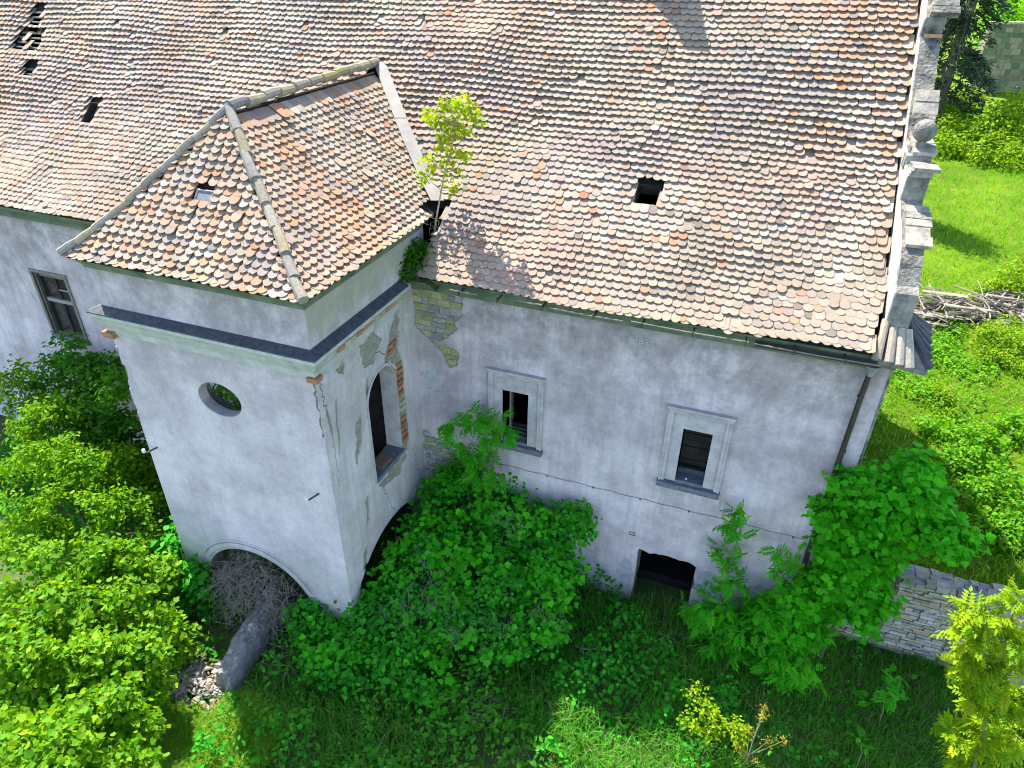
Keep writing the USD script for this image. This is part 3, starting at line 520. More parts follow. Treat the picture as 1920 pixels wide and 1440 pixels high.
HOLES = [(4.17, 4.62, 1.36, 1.70), (-10.02, -9.70, 1.62, 2.06), (-13.28, -12.98, 3.52, 3.9), (-13.42, -12.6, 2.98, 3.42), (-12.72, -12.34, 2.42, 2.72), (-.3, .44, .34, 1.0), (-.3, .3, -.5, .36), (8.70, 8.9, -.5, .12)]
yy = np.linspace(-.38, 5.6, 1200); zz = ZR(yy); ss = np.concatenate([[0], np.cumsum(np.hypot(np.diff(yy), np.diff(zz)))])
Yof = lambda s: np.interp(s, ss, yy); Sof = lambda y: np.interp(y, yy, ss)
def main_tiles():
    rng = np.random.default_rng(21); e, w = .147, .166
    nrow = int((ss[-1] - .05) / e)
    xs, s_, Ls = [], [], []
    for i in range(-1, nrow):
        n = int(29.9 / w); x = -21 + (np.arange(n) + (.5 if i % 2 else 0)) * w
        x = x + .02 * np.cumsum(rng.normal(0, .12, n)) + rng.normal(0, .003, n)
        s = np.full(n, .015 + i * e if i >= 0 else -.01) +   .12 * (meshkit.noise(np.stack([x * .5, x * 0 + i * .16, x * 0], -1), 5) - .5) + .03 * (meshkit.noise(np.stack([x * 1.1, x * 0 + i * .5, x * 0], -1), 9) - .5) + .02 * (meshkit.noise(np.stack([x * 2.2, x * 0 + i, x * 0], -1), 6) - .5) + rng.normal(0, .004, n)
        slip = rng.random(n) < .016; s = np.where(slip, s - rng.uniform(.03, .10, n), s)
        xs.append(x); s_.append(s); Ls.append(np.full(n, .37))
    x, s, L = map(np.concatenate, (xs, s_, Ls)); s = np.maximum(s, -.06)
    y = Yof(np.maximum(s, 0)); 
    keep = x < 8.79 - .067 * y - .06
    z = ZR(y)
    yt = Yof(np.maximum(s, 0) + .1); keep &= (ztower(x, yt) < zroof(yt) - .06) | (yt < -.2) & (x > .1) | (x < -4.7)
    keep &= ~((x > -4.62) & (x < .1) & (y < 0.6))
    rr = rng.random(len(x))
    for k, (xa, xb, ya, yb) in enumerate(HOLES):
        sa, sb = Sof(ya), Sof(yb); m = (x > xa - .05) & (x < xb + .05)
        if k in (3, 4): m &= rr < .93
        keep &= ~(m & (s > sa - .03) & (s < sb + .0))
        L = np.where(m & (s <= sa) & (s > sa - .37), np.minimum(L, sa - s + .02), L)
    keep &= rng.random(len(x)) > .0025
    x, s, L = x[keep], s[keep], L[keep]
    y = Yof(np.maximum(s, 0)); d = .002
    t = np.stack([y * 0, Yof(np.maximum(s, 0) + .02) - y, 0 * y], -1); t[:, 2] = ZR(np.minimum(y + t[:, 1], 5.6)) - ZR(y); t /= np.linalg.norm(t, axis=1, keepdims=True)
    nn = np.stack([y * 0, -t[:, 2], t[:, 1]], -1); uu = np.tile([1.0, 0, 0], (len(x), 1))
    sag = .17 * (meshkit.fbm(np.stack([x * .5, s * .55, s * 0], -1), 2, 8) - .5)
    P = np.stack([x, y, ZR(y)], -1) + np.minimum(s, 0)[:, None] * t
    H = .10 + sag + np.abs(rng.normal(0, .0045, len(x))) + np.where(rng.random(len(x)) < .03, rng.uniform(.005, .02, len(x)), 0)
    px, dep = project(P)
    ok = (px[:, 0] > -330) & (px[:, 0] < 2200) & (px[:, 1] > -260)
    P, t, nn, uu, L, H, x, y, px, dep = (q[ok] for q in (P, t, nn, uu, L, H, x, y, px, dep))
    wv = np.full(len(P), w - .003) + rng.normal(0, .003, len(P))
    big = rng.random(len(P)) < .05; wv[big] += .006
    v, f = tile_batch(P, uu, t, nn, wv, L, H, .15 + .13 * sm(.2, 2.4, y), rng)
    orange = .9 * sm(6.0, 7.6, x) * sm(1.8, 4.2, y) * .55 + .35 * sm(-12, -14.5, x) * .5 + .02
    tint = tile_tints(x, y, rng, orange)
    return v, f, tint, px, dep

def face_tiles(kind, rng, w=.188, e=.139):
    """Tiles of one slope of the tower roof: 'front' or 'right' (or 'left')."""
    run = 2.0 if kind == 'front' else 2.5
    tt = np.linspace(0, 1, 400); sl = np.concatenate([[0], np.cumsum(np.hypot(np.diff(tt) * run, np.diff(TT(tt))))])
    xs, s_ = [], []
    for i in range(-1, int((sl[-1] - (.02 if kind == 'front' else .31)) / e)):
        s0 = max(i, 0) * e + (.0 if i >= 0 else -.035)
        t0 = np.interp(s0 + .04, sl, tt)
        lo, hi = (-4.75 + 2.5 * t0, .25 - 2.5 * t0) if kind == 'front' else (-3.82 + 2.0 * t0, 5.2)
        n = int((hi - lo) / w) + 3; u = lo - w * .8 + (np.arange(n) + (.5 if i % 2 else 0)) * w + rng.normal(0, .006, n)
        u = u[(u > lo + .0) & (u < hi - (.0 if kind == 'front' else 0))]
        s = s0 + .025 * (meshkit.noise(np.stack([u * 1.3, u * 0 + i * .5, u * 0], -1), 15) - .5) + rng.normal(0, .008 if kind == 'front' else .004, len(u))
        s = np.where(rng.random(len(u)) < .025, s - rng.uniform(.03, .09, len(u)), s)
        xs.append(u); s_.append(s)
    u, s = np.concatenate(xs), np.concatenate(s_)
    sc = np.clip(s, 0, None); t = np.interp(sc, sl, tt); t2 = np.interp(sc + .03, sl, tt)
    hz, vz = (t2 - t) * run, TT(t2) - TT(t); q = np.hypot(hz, vz); hz, vz = hz / q, vz / q; o = np.zeros_like(u)
    if kind == 'front':
        P = np.stack([u, -3.82 + 2.0 * t, TT(t)], -1); Vv = np.stack([o, hz, vz], -1); Nv = np.stack([o, -vz, hz], -1); Uv = np.stack([o + 1, o, o], -1)
    elif kind == 'right':
        P = np.stack([.25 - 2.5 * t, u, TT(t)], -1); Vv = np.stack([-hz, o, vz], -1); Nv = np.stack([vz, o, hz], -1); Uv = np.stack([o, o + 1, o], -1)
    else:
        P = np.stack([-4.75 + 2.5 * t, u, TT(t)], -1); Vv = np.stack([hz, o, vz], -1); Nv = np.stack([-vz, o, hz], -1); Uv = np.stack([o, o - 1, o], -1)
    P += np.minimum(s, 0)[:, None] * Vv
    keep = np.ones(len(u), bool)
    if kind != 'front':
        yu = zroof(u); keep &= (P[:, 2] > yu + .02) | (u < -.45)
        keep &= ~((u > .55) & (P[:, 2] < 1.3))
    else:
        m = (u > -2.40) & (u < -2.02); s1, s2 = 1.36, 1.63
        keep &= ~(m & (s > s1 - .03) & (s < s2))
    L = np.full(len(u), .36)
    if kind == 'front': L = np.where(m & (s <= s1) & (s > s1 - .36), np.minimum(L, s1 - s + .02), L)
    th_ = np.minimum((u + 4.75 - w * .45) / 2.5, (.25 - u - w * .45) / 2.5) if kind == 'front' else (u + 3.82 - w * .45) / 2.0
    L = np.minimum(L, np.maximum(np.interp(np.clip(th_, 0, 1), tt, sl) - s + .02, .075))
    L = np.minimum(L, np.maximum(sl[-1] - s + .07, .1))
    H = .05 + np.abs(rng.normal(0, .007 if kind == 'front' else .004, len(u))) + .05 * (meshkit.fbm(np.stack([u * .8, s * .9, o], -1), 2, 18) - .5) + np.where(rng.random(len(u)) < .05, rng.uniform(.01, .03, len(u)), 0)
    P, Uv, Vv, Nv, L, H, t, u = (z_[keep] for z_ in (P, Uv, Vv, Nv, L, H, t, u))
    wv = np.full(len(P), w - .002) + rng.normal(0, .004, len(P))
    v, f = tile_batch(P, Uv, Vv, Nv, wv, L, H, .24 if kind == 'front' else .22, rng, yaw=.035 if kind == 'front' else .025, arc=.062)
    px, dep = project(P)
    rg2 = np.random.default_rng(5)
    orange = (.34 + .1 * sm(.4, .6, meshkit.fbm(P * .9, 2, 44))) if kind == 'front' else np.clip(1.1 * sm(.86, .90, t) + .75 * sm(.5, .62, meshkit.fbm(P * .8, 2, 43)) + .1, 0, 1)
    tint = tile_tints(P[:, 0] * 1.7 + 40, P[:, 1] * 1.7 + P[:, 2], rng, orange * .8)
    if kind == 'right': tint *= np.array((1.0, .97, .92))
    return v, f, tint, px, dep

# roof decks (rafters and boards under the tiles) with their holes
def deck():
    gx = np.concatenate([np.arange(-21, 8.71, .11), [8.72]]); gy = np.linspace(-.30, 5.6, 56); X, Y = np.meshgrid(gx, gy, indexing='ij')
    v = np.stack([X, Y, ZR(Y) - .06], -1).reshape(-1, 3); ny = len(gy)
    i, j = np.meshgrid(np.arange(len(gx) - 1), np.arange(ny - 1), indexing='ij'); k = (i * ny + j).ravel()
    c = (v[k] + v[k + ny + 1]) / 2
    ok = ~((ztower(c[:, 0], c[:, 1]) > c[:, 2] + .3))
    for (xa, xb, ya, yb) in HOLES[:7]: ok &= ~((c[:, 0] > xa - .02) & (c[:, 0] < xb + .02) & (c[:, 1] > ya - .02) & (c[:, 1] < yb + .02))
    k = k[ok]
    f = np.vstack([np.stack([k, k + ny, k + ny + 1], 1), np.stack([k, k + ny + 1, k + 1], 1)])
    n = len(v); back = (np.array([(-21, 5.6, 6.02), (8.5, 5.6, 6.02), (8.5, 11.5, .2), (-21, 11.5, .2)]), np.array([[0, 1, 2], [0, 2, 3]]))
    return cat([(v, f), back])
ROOF = put(HOUSE, 'roof', deck(), 'dark_wood', label='huge main roof of scalloped old clay tiles')
TROOF = put(HOUSE, 'tower_roof', (lambda t: cat([(np.concatenate([np.stack([-4.70 + 2.5 * t, -3.78 + 2.0 * t, TT(t) - .04], -1), np.stack([.20 - 2.5 * t, -3.78 + 2.0 * t, TT(t) - .04], -1), np.stack([.20 - 2.5 * t, 4.0 + 0 * t, TT(t) - .04], -1), np.stack([-4.70 + 2.5 * t, 4.0 + 0 * t, TT(t) - .04], -1)]),
     np.vstack([np.array([[i + a, i + b, i + b + 1], [i + a, i + b + 1, i + a + 1]]) for a, b in ((0, 8), (8, 16), (24, 0)) for i in range(7)]))]))(np.linspace(0, 1, 8)), 'dark_wood', label='hipped tile roof of the tower')
sets = [main_tiles() + (ROOF,)] + [face_tiles(k, np.random.default_rng(31 + i)) + (TROOF,) for i, k in enumerate(('front', 'right', 'left'))]
score = np.concatenate([np.where((s[3][:, 0] > 5) & (s[3][:, 0] < 1915) & (s[3][:, 1] > 5), 1 / s[4], 0) * (0 if i == 3 else 1) for i, s in enumerate(sets)])
cut = np.sort(score)[-300]; o = 0
for v, f, tint, px, dep, parent in sets:
    big = score[o:o + len(v)] >= cut; o += len(v)
    for q, c in zip(v[big], tint[big]): put(parent, 'roof_tile', (q, f), 'roof_tile', c)
    r, c = v[~big], tint[~big]; n = len(r)
    put(parent, 'roof_tile_field', (r.reshape(-1, 3), (f[None] + (np.arange(n) * 18)[:, None, None]).reshape(-1, 3)), 'roof_tile', np.repeat(c, 18, 0), kind='stuff')
# battens showing in the damaged part, hatch rims, skylight
for (xa, xb, ya, yb) in HOLES[2:5]:
    for s in np.arange(Sof(ya) + .03, Sof(yb), .147):
        y = Yof(s); put(ROOF, 'batten', tube([(xa - .05, y, float(ZR(y)) - .03), (xb + .05, y, float(ZR(y)) - .03)], .026, sides=4), 'batten')
for (xa, xb, ya, yb), lab in zip(HOLES[:2], ('black square hatch in the right half of the roof', 'black narrow hatch in the left half of the roof')):
    c = lambda x, y, d: (x, y - d * .7, float(ZR(y)) + d * .7)
    q = [c(xa, ya, .05), c(xb, ya, .05), c(xb, yb, .05), c(xa, yb, .05), c(xa + .02, ya + .015, .05), c(xb - .02, ya + .015, .05), c(xb - .02, yb - .015, .05), c(xa + .02, yb - .015, .05)] + [c(x, y, -.35) for x, y in ((xa, ya), (xb, ya), (xb, yb), (xa, yb))]
    put(ROOF, 'roof_hatch', (np.array(q), np.array([[0, 1, 5], [0, 5, 4], [1, 2, 6], [1, 6, 5], [2, 3, 7], [2, 7, 6], [3, 0, 4], [3, 4, 7], [4, 5, 9], [4, 9, 8], [5, 6, 10], [5, 10, 9], [6, 7, 11], [6, 11, 10], [7, 4, 8], [7, 8, 11]])), 'dark_wood', label=lab)
tq = 1.36 / 3.02; P0 = lambda u, t: (u, -3.82 + 2 * t - .03, float(TT(t)) + .035)
put(TROOF, 'skylight', cat([tube([P0(a, t), P0(b, t2)], .02, sides=5) for a, t, b, t2 in ((-2.38, .45, -2.04, .45), (-2.04, .45, -2.04, .535), (-2.04, .535, -2.38, .535), (-2.38, .535, -2.38, .45))]), 'grey_metal', label='small glass skylight in the tower roof')
put(TROOF + '/skylight', 'pane', (np.array([P0(-2.38, .45), P0(-2.04, .45), P0(-2.04, .535), P0(-2.38, .535)]), np.array([[0, 1, 2], [0, 2, 3]])), 'grey_metal')
# ridge and hip tiles
def ridge_run(a, b, n, r, rng, tints):
    a, b = np.array(a, float), np.array(b, float); d = (b - a) / n
    for k in range(n):
        p, q = a + d * k - d * .07, a + d * (k + 1); j = rng.normal(0, .012, 3)
        put(TROOF, 'ridge_tile', tube([p + j, (p + q) / 2 + j + (0, 0, .008), q + j * .5], r * .86, r * 1.1, sides=9), 'ridge_tile', np.array(tints[rng.integers(len(tints))]) * rng.uniform(.85, 1.1))
rr = np.random.default_rng(9); GT = [(.27, .24, .19), (.30, .275, .225), (.25, .24, .22), (.31, .265, .18)]
hipP = lambda t, sx: np.array([(.25 - 2.5 * t) if sx > 0 else (-4.75 + 2.5 * t), -3.82 + 2.0 * t, float(TT(t)) + .06])
tk = np.linspace(1, 0, 9)
for k in range(8): ridge_run(hipP(tk[k], 1), hipP(tk[k + 1], 1), 1, .085, rr, GT)
tk = np.linspace(1, 0, 11)
for k in range(10): ridge_run(hipP(tk[k], -1), hipP(tk[k + 1], -1), 1, .07, rr, GT)
ridge_run((-2.25, 3.25, 3.63), (-2.25, -1.82, 3.54), 11, .088, rr, GT + [(.2, .2, .205), (.29, .26, .12)])
# zinc valley strip between tower roof and main roof
zi = np.interp
def valley(t): z = float(TT(t)); y = float(np.interp(z, zz, yy)); return np.array([.25 - 2.5 * t, y, z])
vs = [valley(t) for t in np.linspace(.02, .985, 6)]
for k in range(5):
    a, b = vs[k], vs[k + 1]; sx = np.array([.17, .06, .06 + .05]); sl_ = np.array([-.09, -.02, .10])
    q = np.array([a + sl_, a + sx, b + sx, b + sl_]) + (0, -.05, .10 + .008 * (k % 2)); q = np.vstack([q, q - (0, 0, .012)])
    put(ROOF, 'valley_sheet', (q, np.array([[0, 1, 2], [0, 2, 3], [4, 6, 5], [4, 7, 6], [0, 4, 5], [0, 5, 1], [1, 5, 6], [1, 6, 2], [2, 6, 7], [2, 7, 3], [3, 7, 4], [3, 4, 0]])), 'zinc')

# ---------------------------------------------------------------- stone wall on the right
def stone_wall():
    t = thing('stone_wall', 'roughly coursed pale rubble stone wall standing right of the house corner', 'stone wall', (12.2, 1.2, -7.5))
    r = np.random.default_rng(12)
    put(t, 'wall_core', cat([box(10.91, 15.6, 1.04, 1.48, -8.2, -5.55), box(9.5, 10.9, 1.06, 1.48, -8.2, -7.15)]), 'masonry')
    put(t, 'end_stones', box(10.86, 10.92, 1.0, 1.5, -8.2, -5.5, .01), 'masonry')
    pieces = []
    def field(x0, x1, z0, z1, y):
        z = z0
        while z < z1:
            h = r.uniform(.065, .115); x = x0 - r.uniform(0, .15)
            while x < x1:
                w = r.uniform(.13, .36); a, b = max(x, x0), min(x + w, x1)
                if b - a > .05: pieces.append((a, b, z, min(z + h, z1), y))
                x += w
            z += h
    field(10.88, 12.13, -7.75, -5.62, 1.0); field(12.19, 15.6, -7.75, -5.62, 1.0); field(9.5, 10.87, -7.75, -7.15, 1.03)
    for yy_ in np.arange(1.02, 1.48, .24):   # return face at the left end
        z = -7.2
        while z < -5.6: 
            h = r.uniform(.07, .12); pieces.append((10.85, 10.9, z, z + h, yy_, .22)); z += h
    tints = np.array([(.40, .37, .33), (.46, .42, .36), (.36, .32, .25), (.38, .32, .20), (.43, .36, .22), (.48, .45, .41), (.34, .33, .32), (.36, .36, .26)])
    ms = []
    for pc in pieces:
        a, b, z0, z1, y = pc[:5]; g = .007; dep = r.uniform(0, .035)
        if len(pc) == 6: v, f = box(a - dep, b, y + g, y + pc[5] - g, z0 + g, z1 - g, .008, r)
        else: v, f = box(a + g, b - g, y - dep, y + .06, z0 + g, z1 - g, .009, r)
        ms.append((v, f, tints[r.integers(len(tints))] * r.uniform(.75, 1.12)))
    order = sorted(range(len(ms)), key=lambda i: project(ms[i][0].mean(0)[None])[1][0])
    for i in order[:300]: put(t, 'stone', ms[i][:2], 'stone', ms[i][2])
    rest = order[300:]
    if rest:
        v, f = cat([ms[i][:2] for i in rest]); put(t, 'stone_field', (v, f), 'stone', np.repeat([ms[i][2] for i in rest], 8, 0), kind='stuff')
    for ya, yb in ((.97, 1.14), (1.15, 1.33), (1.34, 1.52)):
        x = 10.84 + r.uniform(0, .1)
        while x < 15.6:
            w = r.uniform(.12, .30); put(t, 'coping_stone', box(x + .008, x + w - .008, ya + r.uniform(-.02, .01), yb + r.uniform(-.01, .02), -5.62, -5.52 + r.uniform(-.05, .05), .022, r), 'stone', np.array(((.25, .255, .28), (.33, .30, .25), (.27, .25, .21))[r.integers(3)]) * r.uniform(.75, 1.15)); x += w
stone_wall()

# ---------------------------------------------------------------- leaves
def tmpl_simple(wd=.30, fold=.07):
    return np.array([(0, 0, 0), (wd, .38, fold), (.24 * wd / .3, .7, fold * .7), (0, 1, -.05), (-.24 * wd / .3, .7, fold * .7), (-wd, .38, fold)]), np.array([[0, 1, 2], [0, 2, 3], [0, 3, 4], [0, 4, 5]])
def tmpl_maple():
    o = [(0, 0), (.2, .05), (.46, .1), (.42, .27), (.62, .5), (.36, .54), (.27, .72), (0, 1), (-.27, .72), (-.36, .54), (-.62, .5), (-.42, .27), (-.46, .1), (-.2, .05)]
    v = np.array([(x, y, .07 * abs(x) * 2 - .05 * y) for x, y in o] + [(0, .36, -.02)]); n = len(o)
    return v, np.array([[n, i, (i + 1) % n] for i in range(n)])
def tmpl_pinnate(pairs=4):
    v, f = [], []; bv, bf = tmpl_simple(.25, .03); bf = np.array([[0, 1, 3], [0, 3, 5]]); 
    def leaflet(x, y, ang, s):
        c, q = math.cos(ang), math.sin(ang); w = bv * s; o = len(v)
        for p in w: v.append((x + p[0] * c + p[1] * q, y - p[0] * q + p[1] * c, p[2] - .35 * abs(p[1] * q)))
        for t in bf: f.append(t + o)
    for k in range(pairs):
        y = .22 + k * .16
        for sgn in (1, -1): leaflet(0, y, sgn * 1.1, .34 - .02 * abs(k - 1.5))
    leaflet(0, .80, 0, .34)
    o = len(v); v += [(-.008, 0, 0), (.008, 0, 0), (0, .84, 0)]; f.append(np.array([0, 1, 2]) + o)
    v = np.array(v); v[:, 2] -= .22 * v[:, 1] ** 2
    return v, np.array(f)
T_SIMPLE, T_MAPLE, T_ASH = tmpl_simple(), tmpl_maple(), tmpl_pinnate()
T_BROAD = tmpl_simple(.42, .08)

def leaf_mesh(C, Nn, D, S, tm, rng):
    """Leaves at C with normals Nn, pointing along D, of sizes S."""
    tv, tf = tm
    n = Nn / (np.linalg.norm(Nn, axis=1, keepdims=True) + 1e-9); d = D - (D * n).sum(1, keepdims=True) * n; d /= np.linalg.norm(d, axis=1, keepdims=True) + 1e-9
    b = np.cross(d, n)
    L = tv[None] * S[:, None, None] * np.stack([rng.uniform(.8, 1.15, len(C)), np.ones(len(C)), rng.uniform(.2, 2.2, len(C))], -1)[:, None]
    v = C[:, None] + L[..., :1] * b[:, None] + L[..., 1:2] * d[:, None] + L[..., 2:] * n[:, None]
    f = tf[None] + (np.arange(len(C)) * len(tv))[:, None, None]
    return v.reshape(-1, 3), f.reshape(-1, 3)

def crown_points(clumps, n, rng, shoots=9, spread=.10, surf=.35, gaps=.36, freq=2.6, seed=0):
    """Leaf positions on many short shoots spread through the clumps, with gaps; returns positions, outward directions, height share."""
    c = np.array([q[:3] for q in clumps]); r = np.array([(q[3:6] if len(q) >= 6 else (q[3],) * 3) for q in clumps], float)
    wgt = (r.prod(1)) ** (2 / 3); pick = rng.choice(len(c), size=int(n / shoots * 1.7) + 4, p=wgt / wgt.sum())
    u = rng.normal(size=(len(pick), 3)); u /= np.linalg.norm(u, axis=1, keepdims=True); rad = rng.random(len(pick)) ** surf
    rad *= .82 + .36 * meshkit.noise(u * 2.3 + pick[:, None] * 3.1, seed)
    tw = c[pick] + u * r[pick] * rad[:, None]
    keep = meshkit.fbm(tw * freq, 2, seed + 1) > gaps
    tw, u = tw[keep][:max(1, int(n / shoots))], u[keep][:max(1, int(n / shoots))]
    P = np.repeat(tw, shoots, 0) + rng.normal(0, spread, (len(tw) * shoots, 3)) * (1, 1, .7); O = np.repeat(u, shoots, 0)
    return P, O, np.repeat(rng.random(len(tw)), shoots)

GREENS = {'maple': ((.05, .20, .005), (.23, .42, .008)), 'dark': ((.03, .14, .008), (.08, .25, .012)), 'ash': ((.035, .30, .008), (.09, .46, .012)), 'ash_sun': ((.13, .28, .005), (.36, .46, .008)),
          'bright': ((.055, .22, .006), (.18, .40, .010)), 'bush': ((.09, .21, .006), (.27, .42, .012)), 'ivy': ((.018, .20, .012), (.07, .45, .022)), 'young': ((.22, .34, .012), (.40, .48, .02)), 'nettle': ((.03, .19, .012), (.10, .36, .016)), 'shade_maple': ((.035, .32, .006), (.09, .52, .010))}
def tints_for(key, n, rng, share=None):
    a, b = map(np.array, GREENS[key]); t = rng.beta(1.3, 2.2, n) if share is None else np.clip(.65 * share ** 1.6 + .45 * rng.beta(1.2, 2.4, n), 0, 1)
    c = a + (b - a) * t[:, None]; c *= rng.uniform(.8, 1.2, (n, 1)); c[:, 0] *= rng.uniform(.85, 1.2, n)
    return c

def limbs(base, clumps, rng, r0, nmax=9, lean=.35, sides=6):
    """A tapered stem with limbs into the clumps."""
    base = np.array(base, float); c = np.array([q[:3] for q in clumps], float); top = c[np.argmax(c[:, 2])]
    mid = base + (c.mean(0) - base) * .55; mid[2] = base[2] + (top[2] - base[2]) * .5
    tt = np.linspace(0, 1, 9)[:, None]
    sp_ = (1 - tt) ** 2 * base + 2 * tt * (1 - tt) * mid + tt ** 2 * top; sp_[1:-1] += rng.normal(0, r0 * .5, (7, 3))
    ms = [tube(sp_, r0, r0 * .22, sides)]
    for q in c[rng.permutation(len(c))[:nmax]]:
        k = int(np.clip(np.argmin(np.abs(sp_[:, 2] - (q[2] - np.linalg.norm((q - sp_[4])[:2]) * .5))), 1, 7)); a = sp_[k]; h = (a + q) / 2 + (0, 0, -.05) + rng.normal(0, .06, 3)
        t5 = np.linspace(0, 1, 6)[:, None]; ms.append(tube((1 - t5) ** 2 * a + 2 * t5 * (1 - t5) * h + t5 ** 2 * q, r0 * .45, r0 * .1, 5))
    return cat(ms)

def plant(name, label, category, base, clumps, n, size, tm, green, seed, r0=.04, bark='bark', group=None, shoots=9, spread=.1, gaps=.36, droop=.35, nup=.8, surf=.35, crown='crown', stem='trunk', nmax=9, freq=2.6, bright=None):
    rng = np.random.default_rng(seed)
    base = (base[0], base[1], float(terr(base[0], base[1])) - .03) if len(base) == 2 else base
    t = thing(name, label, category, base, group)
    put(t, stem, limbs(base, clumps, rng, r0, nmax), bark)
    P, O, sh = crown_points(clumps, n, rng, shoots, spread, surf, gaps, freq, seed)
    m = len(P); Nn = O * .55 + np.array([0, 0, nup]) + rng.normal(0, .55, (m, 3)); D = O * (1, 1, .2) + rng.normal(0, .7, (m, 3)) - np.array([0, 0, droop])
    S = size * rng.uniform(.6, 1.25, m)
    v, f = leaf_mesh(P, Nn, D, S, tm, rng)
    tc = tints_for(green, m, rng, sh)
    put(t, crown, (v, f), 'leaf', np.repeat(tc, len(tm[0]), 0))
    return t

